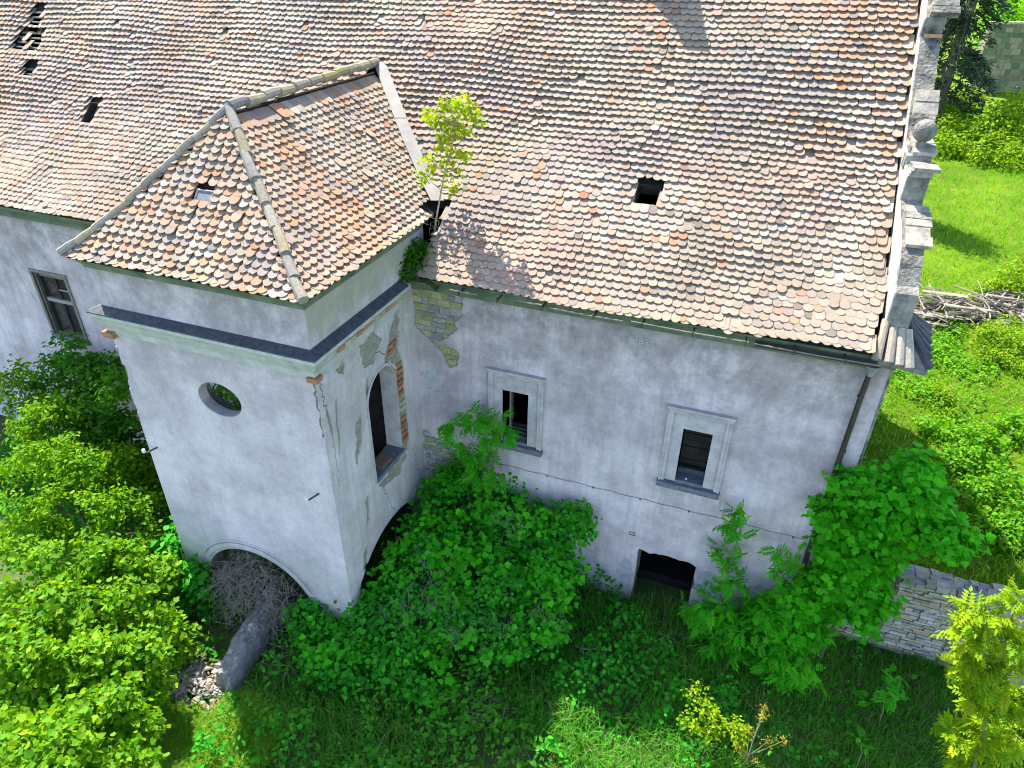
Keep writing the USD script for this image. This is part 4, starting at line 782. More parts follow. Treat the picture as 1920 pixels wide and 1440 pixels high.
PLACES = {'arch_creeper': [(-3.93, -3.9, -6.26), (-3.73, -3.9, -6.62), (-3.7, -3.9, -7.32), (-3.51, -3.9, -7.81), (-4.49, -3.9, -7.11), (-4.29, -3.9, -7.77), (-3.99, -3.9, -8.41),
                  (-4.93, -3.9, -8.85)],
 'ash_bush': [(7.2, -0.8, -5.88), (7.69, -0.8, -6.17), (7.25, -0.8, -6.9), (8.03, -0.8, -5.69), (8.45, -0.8, -6.17), (8.04, -0.8, -6.89), (8.64, -0.8, -5.59), (7.67, -0.8, -7.34),
              (8.49, -0.8, -6.94), (8.96, -0.8, -6.1), (7.04, -0.8, -6.29)],
 'ash_one': [(7.27, -0.45, -3.7), (7.12, -0.45, -4.07), (7.3, -0.45, -4.3), (7.08, -0.45, -4.76), (7.47, -0.45, -4.66), (7.25, -0.45, -5.01), (7.43, -0.45, -5.42), (7.24, -0.45, -5.74)],
 'ash_two': [(8.16, -0.55, -4.04), (8.25, -0.55, -4.23), (8.27, -0.55, -4.82), (8.47, -0.55, -4.59), (8.5, -0.55, -5.04)],
 'conifer_base': [(15.85, 44.83, -4.45)],
 'conifer_px': [(15.12, 43.83, 3.11), (15.03, 43.83, 1.48), (16.02, 43.83, 2.12), (14.89, 43.83, -0.06), (16.97, 43.83, 0.97), (16.09, 43.83, 0.0), (16.88, 43.83, 2.59),
                (14.46, 43.83, 2.35), (17.85, 43.83, 0.1), (14.81, 43.83, -1.34), (16.28, 43.83, -1.56), (17.27, 43.83, -0.86)],
 'corner_tree': [(26.38, 87.25, 0.8), (26.1, 79.62, 0.3), (23.92, 74.81, 0.1), (27.63, 88.1, 1.3)],
 'elder': [(-9.81, -0.9, -3.15), (-10.46, -0.9, -3.78), (-9.62, -0.9, -3.6), (-9.09, -0.9, -3.64), (-11.21, -0.9, -4.55), (-10.33, -0.9, -4.35), (-9.51, -0.9, -4.24), (-8.49, -0.9, -3.51),
           (-10.19, -1.5, -4.73), (-9.34, -1.5, -4.51), (-8.45, -1.5, -4.13), (-7.66, -1.5, -3.46), (-9.24, -1.5, -5.18), (-8.34, -1.5, -4.77), (-9.97, -1.5, -5.55), (-8.01, -1.5, -4.85)],
 'far_wall': [(21.79, 58.85, -4.2), (24.85, 62.91, -4.2)],
 'left_bush': [(-11.54, -1.54, -4.0), (-9.78, -2.58, -4.6), (-9.72, -2.1, -4.4), (-9.26, -1.81, -4.3), (-8.97, -3.61, -4.8), (-8.36, -3.06, -4.7), (-7.64, -3.17, -4.9), (-7.64, -2.32, -5.2),
               (-7.44, -1.7, -5.6), (-7.45, -4.27, -5.1), (-7.83, -4.73, -5.0), (-6.56, -3.57, -5.4), (-6.36, -2.9, -5.9), (-5.83, -3.23, -6.3), (-6.75, -4.07, -5.2)],
 'left_maple_a': [(-6.53, -5.77, -5.0), (-5.81, -5.49, -5.0), (-5.44, -4.97, -5.2), (-5.09, -4.59, -5.6), (-5.39, -6.74, -4.9), (-4.75, -6.35, -4.9), (-4.17, -6.09, -5.1),
                  (-4.07, -5.45, -5.6), (-4.55, -4.28, -6.2), (-3.59, -5.4, -6.1)],
 'left_maple_b': [(-4.23, -7.51, -4.8), (-3.53, -7.35, -4.8), (-3.28, -6.9, -5.1), (-2.99, -6.47, -5.5), (-3.06, -8.21, -4.7), (-2.5, -7.93, -4.8), (-2.17, -7.59, -5.1),
                  (-2.36, -8.91, -4.5), (-1.66, -8.73, -4.5), (-1.37, -8.38, -4.9)],
 'maple': [(8.89, -0.3, -3.17), (9.08, -0.3, -2.45), (9.07, -0.3, -3.94), (9.4, -0.3, -2.99), (9.4, -0.3, -2.28), (9.77, -0.3, -2.35), (9.8, -0.3, -3.12), (9.54, -0.3, -3.91),
           (9.27, -0.3, -4.76), (9.87, -0.3, -2.08), (9.96, -0.3, -1.8), (10.22, -0.3, -2.27), (10.1, -0.3, -2.89), (10.11, -0.3, -3.56), (9.99, -0.3, -4.17), (9.66, -0.3, -4.75),
           (10.12, -0.3, -5.03), (10.06, -0.3, -5.53), (9.44, -0.3, -5.48), (10.47, -0.3, -2.96), (10.8, -0.3, -3.04), (10.95, -0.3, -3.12), (9.05, -0.3, -5.16), (9.16, -0.3, -6.09)],
 'pile': [(13.13, 17.55, -5.89), (16.2, 18.88, -5.81), (15.78, 17.14, -6.01), (13.08, 15.54, -6.11)],
 'right_ash': [(11.09, -2.75, -2.03), (11.09, -2.75, -2.55), (10.78, -2.75, -2.57), (10.82, -2.75, -2.92), (11.28, -2.75, -2.71), (10.92, -2.75, -3.45), (11.2, -2.75, -3.51),
               (11.44, -2.75, -3.26), (11.23, -2.75, -3.96), (11.54, -2.75, -3.87), (11.55, -2.75, -4.35), (11.81, -2.75, -4.13), (11.44, -2.6, -5.39), (11.81, -2.6, -5.55),
               (12.17, -2.6, -5.65), (12.15, -2.6, -5.04), (11.73, -2.6, -5.93), (11.82, -2.6, -5.08)],
 'roof_sapling': [(0.61, 0.75, 3.36), (0.92, 0.75, 3.39), (1.04, 0.75, 3.21), (0.21, 0.75, 3.14), (0.43, 0.75, 3.06), (0.71, 0.75, 2.99), (0.59, 0.75, 2.78), (0.87, 0.75, 2.86),
                  (0.46, 0.75, 2.57), (0.63, 0.75, 2.43), (0.16, 0.75, 2.34), (0.27, 0.75, 2.19), (0.68, 0.75, 2.18), (0.86, 0.75, 2.46), (0.02, 0.75, 1.96), (0.72, 0.75, 1.87),
                  (1.15, 0.75, 3.03)],
 'rubble': [(-3.32, -5.77, -7.25), (-2.25, -5.08, -7.25), (-2.05, -5.8, -7.25), (-2.95, -6.02, -7.25)],
 'shade_shrub': [(10.75, -0.73, -6.7), (11.05, -0.61, -6.7), (10.89, -0.92, -6.9), (10.61, -1.08, -7.0), (11.21, -0.48, -6.7)],
 'stalk': [(8.29, -3.3, -5.45), (8.31, -3.3, -5.68), (8.17, -3.3, -6.17), (8.52, -3.3, -6.3), (8.76, -3.3, -6.12), (8.2, -3.3, -6.84), (8.08, -3.3, -6.74), (8.41, -3.3, -6.97)],
 'stump': [(-2.01, -3.83, -6.5), (-2.33, -3.87, -6.5), (-2.1, -5.06, -6.7), (-1.66, -4.79, -6.7)],
 'sunlit_shrub': [(7.18, -3.07, -5.9), (7.37, -3.27, -6.0), (7.63, -3.28, -6.1), (7.89, -3.28, -6.2), (7.18, -3.44, -6.2), (7.5, -3.47, -6.3), (8.05, -3.31, -6.3)],
 'tiny_shrub': [(10.33, -2.27, -6.9), (10.45, -2.33, -7.0)],
 'window_ash': [(1.11, -0.6, -3.03), (1.56, -0.6, -2.7), (2.36, -0.6, -2.5), (2.24, -0.6, -2.94), (1.73, -0.6, -3.59), (1.35, -0.6, -3.4), (2.05, -0.6, -3.43), (1.8, -0.6, -2.99)],
 'yard_bush_big': [(18.09, 40.15, -3.33), (19.01, 41.83, -2.63), (19.96, 43.15, -2.15), (19.75, 40.71, -3.3), (18.7, 39.09, -4.0), (19.69, 38.33, -4.04), (19.13, 37.4, -4.5),
                   (18.04, 37.74, -4.38), (17.75, 40.73, -3.8)],
 'yard_bush_small': [(16.24, 45.47, -2.81), (17.06, 43.71, -3.12), (16.27, 41.09, -3.68), (17.37, 41.46, -3.65), (15.72, 38.59, -4.33), (16.78, 38.74, -4.42), (17.76, 39.86, -4.25),
                     (18.02, 47.14, -2.61)],
 'yard_cover': [(12.73, 8.9, -6.31), (13.24, 8.69, -6.22), (13.76, 8.36, -6.24), (13.14, 7.51, -6.39), (13.81, 7.52, -6.39), (14.06, 6.79, -6.33), (13.37, 6.22, -6.47), (14.03, 5.62, -6.5),
                (14.14, 4.87, -6.55), (13.57, 4.77, -6.66), (14.84, 9.54, -6.17)],
 'yard_shrub_mid': [(12.89, 10.86, -6.09), (13.23, 10.52, -6.11), (13.09, 10.02, -6.34)],
 'yard_shrub_near': [(14.89, 14.9, -5.55), (15.42, 15.3, -5.42), (15.64, 14.41, -5.58), (15.02, 13.98, -5.9), (15.48, 13.6, -6.03)],
 'yard_shrub_pile': [(15.53, 19.01, -5.4), (16.1, 19.52, -5.17), (16.47, 19.11, -5.39), (16.51, 20.46, -5.01)]}
def cl(key, r, flat=.85, jit=0): return [(x, y, z, r, r, r * flat) for x, y, z in PLACES[key]]
def cld(key, r, dz, flat=.85): return [(x, y, z + dz, r, r, r * flat) for x, y, z in PLACES[key]]

# left of the tower
plant('elder_tree', 'dark feathery tree against the wall below the casement window', 'tree', (-9.2, -1.0), cl('elder', .40) + [(-9.2, -1.2, -5.6, .8, .6, .7), (-8.0, -1.3, -5.6, .8, .6, .7), (-6.9, -.8, -4.2, .5, .4, .5), (-6.2, -.7, -4.6, .5, .4, .5), (-5.6, -.7, -4.9, .5, .4, .6), (-5.3, -.7, -3.9, .45, .4, .5), (-5.7, -.5, -4.3, .5, .35, .5), (-6.6, -.9, -5.4, .8, .6, .6)], 9000, .15, T_SIMPLE, 'dark', 101, .06, gaps=.32)
plant('leafy_bush', 'sunlit bush in front of the dark tree, at the far left edge of the photo', 'bush', (-8.0, -3.4), cl('left_bush', .5) + cld('left_bush', .6, -.75), 17000, .115, T_SIMPLE, 'maple', 102, .05, spread=.10, gaps=.47, freq=1.6, nup=.6)
plant('maple_thicket', 'sunlit yellow-green maple thicket left of the tower foot', 'shrub', (-4.9, -5.4), cl('left_maple_a', .45) + cld('left_maple_a', .62, -.75), 15000, .115, T_MAPLE, 'maple', 103, .05, gaps=.47, freq=1.5, nup=.6, surf=.45, group='maple thickets left of the tower')
plant('maple_thicket', 'dense bright maple thicket filling the lower left corner of the photo', 'shrub', (-2.9, -7.7), cl('left_maple_b', .45) + cld('left_maple_b', .62, -.75), 15000, .112, T_MAPLE, 'maple', 104, .05, gaps=.47, freq=1.5, nup=.6, surf=.45, group='maple thickets left of the tower')
plant('creeper', 'dark broad-leaved creeper climbing the left foot of the tower', 'creeper', (-4.2, -4.2), [(x, y, max(z, -7.1), .33, .3, .33) for x, y, z in PLACES['arch_creeper']] + [(-4.6, -4.0, -6.9, .4, .4, .5), (-4.75, -3.4, -6.2, .2, .5, .9)], 1700, .15, T_BROAD, 'ivy', 105, .02, 'green_stem', stem='stem', crown='foliage')
# in front of the facade
cc = [(.45, -3.4, -6.35, .6, .6, .55), (-.1, -4.3, -6.75, .7, .5, .45), (1.0, -3.8, -6.6, .8, .6, .5), (1.9, -4.0, -6.8, .8, .5, .4), (1.3, -.7, -5.0, .9, .6, .75), (2.5, -.7, -5.1, .85, .6, .7), (3.6, -.6, -5.15, .65, .5, .55), (1.15, -1.7, -5.6, .95, .8, .8), (2.4, -1.9, -5.75, 1.0, .8, .8), (3.6, -1.4, -5.9, .7, .7, .8), (1.5, -2.8, -6.35, 1.1, .7, .7), (2.7, -2.7, -6.5, 1.0, .8, .65), (3.8, -2.2, -6.7, .7, .6, .55), (.75, -2.5, -5.9, .6, .6, .7), (.5, -.5, -5.35, .4, .35, .4), (3.9, -.45, -4.85, .35, .3, .3), (2.0, -.6, -4.45, .5, .4, .3), (1.1, -.5, -4.6, .4, .35, .3)]
t = plant('overgrown_bush', 'huge creeper-smothered bush in the corner between tower and facade', 'bush', (2.0, -1.4), cc, 17000, .115, T_BROAD, 'ivy', 106, .06, gaps=.46, freq=1.5, spread=.12)
_g = np.random.default_rng(606); _P, _O, _s = crown_points([(*q[:3], q[3] * 1.04, q[4] * 1.04, q[5] * 1.04) for q in cc], 5500, _g, 7, .10, .2, .42, 1.6, 77)
_v, _f = leaf_mesh(_P, _O * .6 + (0, -.1, .8) + _g.normal(0, .4, _P.shape), _O + _g.normal(0, .8, _P.shape) - (0, 0, .3), _g.uniform(.08, .17, len(_P)), T_MAPLE, _g); put(t, 'creeper_leaves', (_v, _f), 'leaf', np.repeat(tints_for('shade_maple', len(_P), _g, _s), len(T_MAPLE[0]), 0))
def vines(parent, n, lo, hi, seed, mt, r=.006, L=1.0, name='dry_vine', onto=None):
    g = np.random.default_rng(seed); ms = []
    for k in range(n):
        p = g.uniform(lo, hi) if onto is None else onto(g); d = g.normal(0, 1, 3); d[2] *= .6; pts = [p]
        for i in range(7):
            d = d / np.linalg.norm(d) + g.normal(0, .45, 3) - (0, 0, .08); pts.append(pts[-1] + d / np.linalg.norm(d) * L / 7 * g.uniform(.7, 1.2))
        ms.append(tube(pts, r * g.uniform(.7, 1.8), r * .5, 4, caps=False))
    return put(parent, name, cat(ms), mt, kind='stuff')
def on_bush(g):
    k = cc[g.integers(4, len(cc) - 4)]; u = g.normal(size=3); u[1] = -abs(u[1]); u[2] = abs(u[2]) * .8; u /= np.linalg.norm(u); return np.array(k[:3]) + u * np.array(k[3:]) * g.uniform(.95, 1.12)
NEST = [np.array(q) for q in ((1.15, -3.3, -5.95), (1.75, -2.9, -5.75), (2.3, -3.3, -6.15), (.75, -3.55, -6.1), (2.75, -1.3, -4.75), (3.1, -2.9, -6.1), (3.9, -2.2, -6.2), (1.4, -2.55, -5.3))]
def in_nest(g):
    k = NEST[g.integers(len(NEST))]; return k + g.normal(0, 1, 3) * (.22, .12, .22)
vines(t, 240, None, None, 5, 'twig', .0028, .55, 'dry_vine', in_nest); vines(t, 40, None, None, 6, 'twig', .003, .7, 'dry_vine', on_bush)
plant('ivy_patch', 'low ivy heap at the right foot of the tower front arch', 'ivy', (-.7, -4.1), [(-.8, -4.0, -6.9, .45, .4, .45), (-.3, -4.3, -7.0, .6, .5, .4), (.3, -4.3, -7.0, .6, .5, .4), (-1.0, -3.9, -6.5, .3, .25, .4), (-.5, -3.95, -6.55, .35, .25, .35)], 2600, .12, T_BROAD, 'ivy', 107, .02, 'green_stem', stem='stem', crown='foliage')
def saplings(name, label, base, pts, seed, size, n, green, group=None, r0=.022, rad=.16, extra=(), per=7):
    return plant(name, label, 'sapling', base, [(x, y, z, rad, rad * .8, rad * .8) for x, y, z in pts] + list(extra), n, size, T_ASH, green, seed, r0, 'green_stem', group, shoots=per, spread=.07, gaps=.0, droop=.15, stem='stem', crown='foliage', nmax=12)
saplings('ash_sapling', 'tall thin ash sapling reaching the open stone window', (1.95, -.7, -6.4), PLACES['window_ash'], 110, .34, 240, 'ash', 'young ashes along the facade', rad=.22, extra=[(1.9, -.6, -4.0, .3, .25, .3), (1.6, -.6, -4.3, .35, .3, .3), (1.3, -.55, -4.0, .3, .25, .25)])
saplings('ash_sapling', 'slim ash sapling standing just right of the dark doorway', (7.5, -.55), PLACES['ash_one'], 111, .30, 130, 'ash', 'young ashes along the facade')
saplings('ash_sapling', 'small ash sapling between the slim sapling and the big maple', (8.45, -.65), PLACES['ash_two'], 112, .30, 75, 'ash', 'young ashes along the facade')
saplings('ash_bush', 'spreading ash bush under the maple at the house corner', (8.1, -1.0), [(x, y, max(z, -7.0)) for x, y, z in PLACES['ash_bush']], 113, .28, 1500, 'ash', rad=.40, per=6, extra=[(8.2, -.8, -6.4, .8, .6, .6), (7.5, -.9, -6.8, .6, .5, .4), (8.9, -1.1, -6.6, .6, .5, .6)])
plant('maple_tree', 'broad young maple with big green leaves hiding the house corner', 'tree', (9.7, .1), [(x, y, z, .30, .32, .27) for x, y, z in PLACES['maple']] + [(9.4, -.2, -3.4, .4, .4, .5), (9.5, -.2, -4.3, .5, .4, .6), (8.8, -.7, -5.2, .35, .3, .35), (8.5, -.8, -5.8, .4, .35, .35), (8.9, -.8, -6.1, .4, .35, .35)], 9500, .145, T_MAPLE, 'shade_maple', 114, .05, shoots=7, spread=.12, nup=1.0, gaps=.30)
saplings('ash_tree', 'young ash with sunlit yellow-green sprays at the lower right edge of the photo', (12.05, -2.75), PLACES['right_ash'], 115, .27, 1000, 'ash_sun', r0=.045, rad=.2, per=7)
saplings('ash_sapling', 'small shaded ash seedling in the grass below the stone wall', (10.9, -1.1), PLACES['shade_shrub'], 116, .26, 45, 'ash')
saplings('ash_sapling', 'tiny seedling alone in the dark grass near the bottom edge of the photo', (10.35, -2.35), PLACES['tiny_shrub'], 117, .20, 14, 'ash')
plant('thorn_shrub', 'thin sunlit yellowish shrub in the grass near the bottom edge of the photo', 'shrub', (7.55, -3.45), cl('sunlit_shrub', .19), 800, .07, T_SIMPLE, 'ash_sun', 118, .018, 'green_stem', shoots=8, spread=.06, gaps=.1, stem='stem')
# the dry flower stalk with yellow seed heads
def stalk():
    t = thing('seed_stalk', 'bare branching flower stalk with yellow seed heads beside the sunlit shrub', 'plant', (8.25, -3.35, -7.3)); g = np.random.default_rng(3)
    p = [np.array(q) for q in PLACES['stalk']]; b = np.array((8.25, -3.35, -7.4)); j = b * .45 + p[0] * .55
    put(t, 'stem', cat([tube([b, (b + j) / 2 + (.02, 0, 0), j, p[0]], .016, .006, 5)] + [tube([b * (1 - s) + j * s, (b * (1 - s) + j * s + q) / 2 + (0, 0, -.03), q], .009, .004, 4) for q, s in zip(p[1:], (.95, .5, .5, .5, .35, .3, .25))]), 'pale_bark')
    for q in p:
        P = q + g.normal(0, .045, (60, 3)); v, f = leaf_mesh(P, g.normal(size=(60, 3)), g.normal(size=(60, 3)), g.uniform(.02, .045, 60), T_SIMPLE, g)
        put(t, 'seed_head', (v, f), 'leaf', np.array((.42, .36, .04)) * g.uniform(.8, 1.1))
stalk()
# on the roof
plant('roof_sapling', 'bright yellow-green sapling growing out of the roof valley beside the tower', 'sapling', (.25, .6, .75), [(x, y, z, .16, .14, .13) for x, y, z in PLACES['roof_sapling']], 1000, .08, T_MAPLE, 'young', 120, .022, 'pale_bark', shoots=9, spread=.07, gaps=0, stem='stem', nmax=14)
plant('roof_fern', 'dark green leafy tuft on the broken eaves between tower and roof', 'plant', (.1, -.05, .05), [(.08, -.1, .46, .3, .3, .28), (.2, .12, .62, .26, .24, .24), (-.02, -.32, .32, .24, .22, .22), (.32, .02, .34, .2, .2, .2)], 2400, .085, T_SIMPLE, 'dark', 121, .014, 'green_stem', shoots=8, spread=.05, gaps=.1, stem='stem', crown='foliage')
def roof_debris():
    t = thing('eaves_debris', 'heap of soil, dry grass and broken tiles in the gap below the roof sapling', 'debris', (.3, .2, .1)); g = np.random.default_rng(4)
    gx, gy = np.meshgrid(np.linspace(-.02, .75, 14), np.linspace(-.34, .45, 14), indexing='ij')
    z = .12 + .55 * (gy + .3) * .7 + .16 * meshkit.fbm(np.stack([gx * 5, gy * 5, gx * 0], -1), 3, 2) - .5 * np.clip(gx - .45, 0, 1)
    v = np.stack([gx, gy, z], -1).reshape(-1, 3); i, j = np.meshgrid(np.arange(13), np.arange(13), indexing='ij'); k = (i * 14 + j).ravel()
    put(t, 'soil_heap', (v, np.vstack([np.stack([k, k + 14, k + 15], 1), np.stack([k, k + 15, k + 1], 1)])), 'soil')
    for q in range(16):
        x, y = g.uniform(.25, .7), g.uniform(-.3, .75); z0 = float(zroof(y)) + .03
        b = box(x, x + .16, y, y + .2, z0, z0 + .02); put(t, 'broken_tile', (b[0] + g.normal(0, .012, (8, 3)), b[1]), 'roof_tile', np.array((.44, .34, .27)) * g.uniform(.8, 1.2))
    vines(t, 45, (.15, -.35, .25), (.55, .1, .5), 8, 'dry_stick', .0035, .45, 'dry_grass')
    vines(t, 10, (.2, .3, .9), (.7, .8, 1.2), 9, 'twig', .006, .9, 'dead_twig')
roof_debris()
# dry vine tangle in the front arch
def tangle():
    g = np.random.default_rng(6); t = thing('vine_tangle', 'tangle of bare dry vines bulging out of the low front arch of the tower', 'vine', (-2.5, -3.8, -7.3)); ms, big = [], []
    for k in range(680):
        a = g.uniform(0, 2 * np.pi); u = g.normal(size=3); u /= np.linalg.norm(u); u[1] = -abs(u[1]); u[2] = abs(u[2]); rr_ = g.random() ** .25
        p = np.array((-2.45, -3.45, -7.1)) + u * np.array((1.32, .85, 1.68)) * rr_; d = np.cross(u, g.normal(size=3)); pts = [p]
        for i in range(8):
            d = d / np.linalg.norm(d) + g.normal(0, .4, 3) - (0, 0, .05); pts.append(pts[-1] + d / np.linalg.norm(d) * g.uniform(.06, .13))
        (big if k % 9 == 0 else ms).append(tube(pts, .005 if k % 9 else .009, .003, 4, caps=False))
    put(t, 'twigs', cat(ms), 'twig', kind='stuff'); put(t, 'pale_twigs', cat(big), 'dry_stick', kind='stuff')
tangle()
plant('arch_weeds', 'mossy weeds under the dry vines in the tower arch', 'plant', (-2.9, -3.9), [(-2.9, -3.9, -6.9, .5, .35, .4), (-1.3, -4.0, -7.1, .3, .3, .3)], 500, .08, T_SIMPLE, 'nettle', 131, .01, 'green_stem', stem='stem', crown='foliage')
def fragment():
    t = thing('broken_wall_stub', 'worn broken masonry stub running out of the tower arch towards the rubble', 'wall remnant', (-2.0, -4.5, -7.4))
    yy_ = np.linspace(-3.35, -5.55, 34); sec = np.linspace(0, 2 * np.pi, 22, endpoint=False)
    cx_ = -2.28 + .30 * (-(yy_ + 3.35)) / 2.2; top = -6.62 - .22 * sm(-4.6, -5.55, yy_); top[-1] -= .25; top[0] -= .02
    V_ = []
    for x, y, z in zip(cx_, yy_, top):
        c = np.cos(sec); s = np.sin(sec); w = .19; ux = np.sign(c) * np.abs(c) ** .4 * w; uz = np.sign(s) * np.abs(s) ** .4
        V_.append(np.stack([x + ux * (1 + .35 * (uz < 0) * -uz), np.full(22, y), (z + (-7.7)) / 2 + uz * (z + 7.7) / 2], -1))
    V_ = np.array(V_); n = (meshkit.fbm(V_ * 6, 4, 7) - .5)[..., None]; V_ = V_ + n * (.16, .22, .12)
    v = V_.reshape(-1, 3); i, j = np.meshgrid(np.arange(33), np.arange(22), indexing='ij'); k = (i * 22 + j).ravel(); k2 = (i * 22 + (j + 1) % 22).ravel()
    f = np.vstack([np.stack([k, k2, k2 + 22], 1), np.stack([k, k2 + 22, k + 22], 1), [[33 * 22, 33 * 22 + q, 33 * 22 + q + 1] for q in range(1, 21)], [[0, q + 1, q] for q in range(1, 21)]])
    put(t, 'masonry_mass', (v, f), 'old_concrete')
    g = np.random.default_rng(2)
    for q in range(14):
        y = g.uniform(-5.5, -3.8); x = -2.28 + .30 * (-(y + 3.35)) / 2.2 + g.uniform(-.15, .15); z = -6.62 - .22 * float(sm(-4.6, -5.55, y)) + .0
        s = g.uniform(.02, .045); put(t, 'loose_stone', box(x - s, x + s, y - s * 1.2, y + s * 1.2, z - .04, z + s * .8, s * .35, g), 'stone', np.array((.36, .34, .33)) * g.uniform(.6, 1.2))
fragment()
def rubble():
    g = np.random.default_rng(14); t = thing('rubble_heap', 'sunlit heap of pale stones, planks and broken tiles in front of the wall stub', 'rubble', (-2.6, -5.6, -7.4))
    for k in range(230):
        a = g.uniform(0, 6.28); r = g.random() ** .6; x, y = -2.62 + math.cos(a) * .95 * r, -5.68 + math.sin(a) * .62 * r; z = float(terr(x, y)) + .05 + .26 * (1 - r)
        s = g.uniform(.015, .055); put(t, 'rubble_piece', box(x - s * 1.4, x + s * 1.4, y - s, y + s, z - .06, z + s * .7, s * .5, g), 'stone', np.array([(.36, .33, .28), (.28, .25, .2), (.29, .17, .11), (.42, .40, .36)][g.integers(4)]) * g.uniform(.75, 1.1))
    for k in range(16):
        x, y = -2.65 + g.uniform(-.6, .6), -5.6 + g.uniform(-.4, .4); an = g.uniform(0, 3.1); L = g.uniform(.12, .3); d = np.array((math.cos(an), math.sin(an), g.uniform(-.15, .15))) * L; z = float(terr(x, y)) + .28
        put(t, 'plank', tube([np.array((x, y, z)) - d, np.array((x, y, z)) + d], .022, .02, 4), 'dry_stick')
rubble()
# ---------------------------------------------------------------- the yard on the right
def pile():
    g = np.random.default_rng(15); t = thing('branch_pile', 'heap of bleached branches and boards across the yard behind the gable', 'branch pile', (14.3, 17.3, -6.1))
    for k in range(170):
        u = g.random(); c = np.array((12.6, 16.6, 0)) * (1 - u) + np.array((16.6, 18.2, 0)) * u + (g.normal(0, .15), g.normal(0, .55), 0); c[2] = float(terr(c[0], c[1])) + g.uniform(.05, .6)
        an = g.normal(.25, .9); L = g.uniform(.3, 1.1); d = np.array((math.cos(an), math.sin(an), g.normal(0, .16))) * L
        if k % 12 == 0: put(t, 'board', box(c[0] - L, c[0] + L, c[1] - .1, c[1] + .1, c[2], c[2] + .04, .05, g), 'dry_stick')
        else: put(t, 'branch', tube([c - d, c + g.normal(0, .07, 3), c + d], g.uniform(.018, .05), .015, 5), 'dry_stick' if k % 5 else 'twig')
pile()
def bushes(name, label, key, r, n, size, seed, green='bush', dz=-.5, tm=T_SIMPLE, base=None, **kw):
    p = np.array(PLACES[key]); b = base or (float(p[:, 0].mean()), float(p[:, 1].mean()))
    return plant(name, label, 'tree' if 'tree' in name else 'brambles' if 'bramble' in name else 'bush', b, cl(key, r) + cld(key, r * 1.1, dz), n, size, tm, green, seed, .05, **kw)
bushes('yard_bush', 'big round yellow-green bush at the right edge behind the lawn', 'yard_bush_big', .95, 7000, .24, 140, 'bush', -.8, spread=.2, shoots=8)
bushes('yard_bush', 'medium green bush at the foot of the conifer trunk', 'yard_bush_small', .85, 5500, .24, 141, 'bush', -.7, spread=.2, shoots=8)
bushes('yard_bush', 'dense bush on the lawn right of the tiled corner hood', 'yard_shrub_near', .48, 4500, .10, 142, 'bush', -.3)
bushes('yard_bush', 'bush at the right end of the branch pile', 'yard_shrub_pile', .5, 3200, .12, 143, 'bush', -.4)
bushes('yard_bush', 'small pale bush in the grass just right of the house corner', 'yard_shrub_mid', .33, 1500, .09, 144, 'bush', -.2)
bushes('bramble_patch', 'spreading bramble patch in the sun behind the stone wall', 'yard_cover', .55, 6000, .13, 145, 'bright', -.2, tm=T_BROAD)
bushes('corner_tree', 'sunny tree in the top right corner above the far wall', 'corner_tree', 1.9, 2600, .5, 146, 'bright', -2.0, spread=.4, base=(25.6, 80.0))
def conifer():
    g = np.random.default_rng(16); b = (15.85, 44.83, float(terr(15.85, 44.83)) - .05); t = thing('conifer_tree', 'tall dark spruce with a leaning bare trunk behind the gable', 'tree', b)
    put(t, 'trunk', tube([b, (15.9, 44.8, 2), (15.95, 44.8, 11)], .42, .22, 10), 'bark')
    P, O, ms = [], [], []
    for k in range(120):
        z = g.uniform(-2.6, 4.5) if k < 80 else g.uniform(4, 11); an = g.uniform(0, 6.28); L = g.uniform(1.6, 3.4) * (1.1 - .05 * (z + 2)); a = np.array((15.9, 44.8, z)); d = np.array((math.cos(an), math.sin(an), 0))
        tt = np.linspace(0, 1, 7)[:, None]; br = a + d * L * tt + np.array((0, 0, -1.1)) * tt ** 1.6; ms.append(tube(br, .05, .012, 4, caps=False))
        s = g.uniform(.2, 1, 70)[:, None]; q = a + d * L * s + np.array((0, 0, -1.1)) * s ** 1.6 + np.cross(d, (0, 0, 1)) * g.normal(0, .32, (70, 1)) * s + np.array((0, 0, -1)) * np.abs(g.normal(0, .28, (70, 1)))
        P.append(q); O.append(np.tile(d, (70, 1)))
    P, O = np.vstack(P), np.vstack(O); n = len(P)
    v, f = leaf_mesh(P, g.normal(0, .5, (n, 3)) + (0, 0, 1), O + g.normal(0, .5, (n, 3)) - (0, 0, .5), g.uniform(.25, .5, n), tmpl_simple(.16, .05), g)
    a_, b_ = np.array((.018, .045, .022)), np.array((.06, .10, .055)); tc = a_ + (b_ - a_) * g.random((n, 1))
    put(t, 'branches', cat(ms), 'bark'); put(t, 'needle_sprays', (v, f), 'needle', np.repeat(tc, 6, 0))
conifer()
plant('yard_tree', 'tree behind the house casting its shadow over the lawn', 'tree', (10.4, 28.6), [(10.4, 28.6, -1 + k * .9, 1.25 - .08 * k, 1.25 - .08 * k, .8) for k in range(8)], 2600, .35, T_SIMPLE, 'dark', 150, .2, spread=.25, gaps=.25)
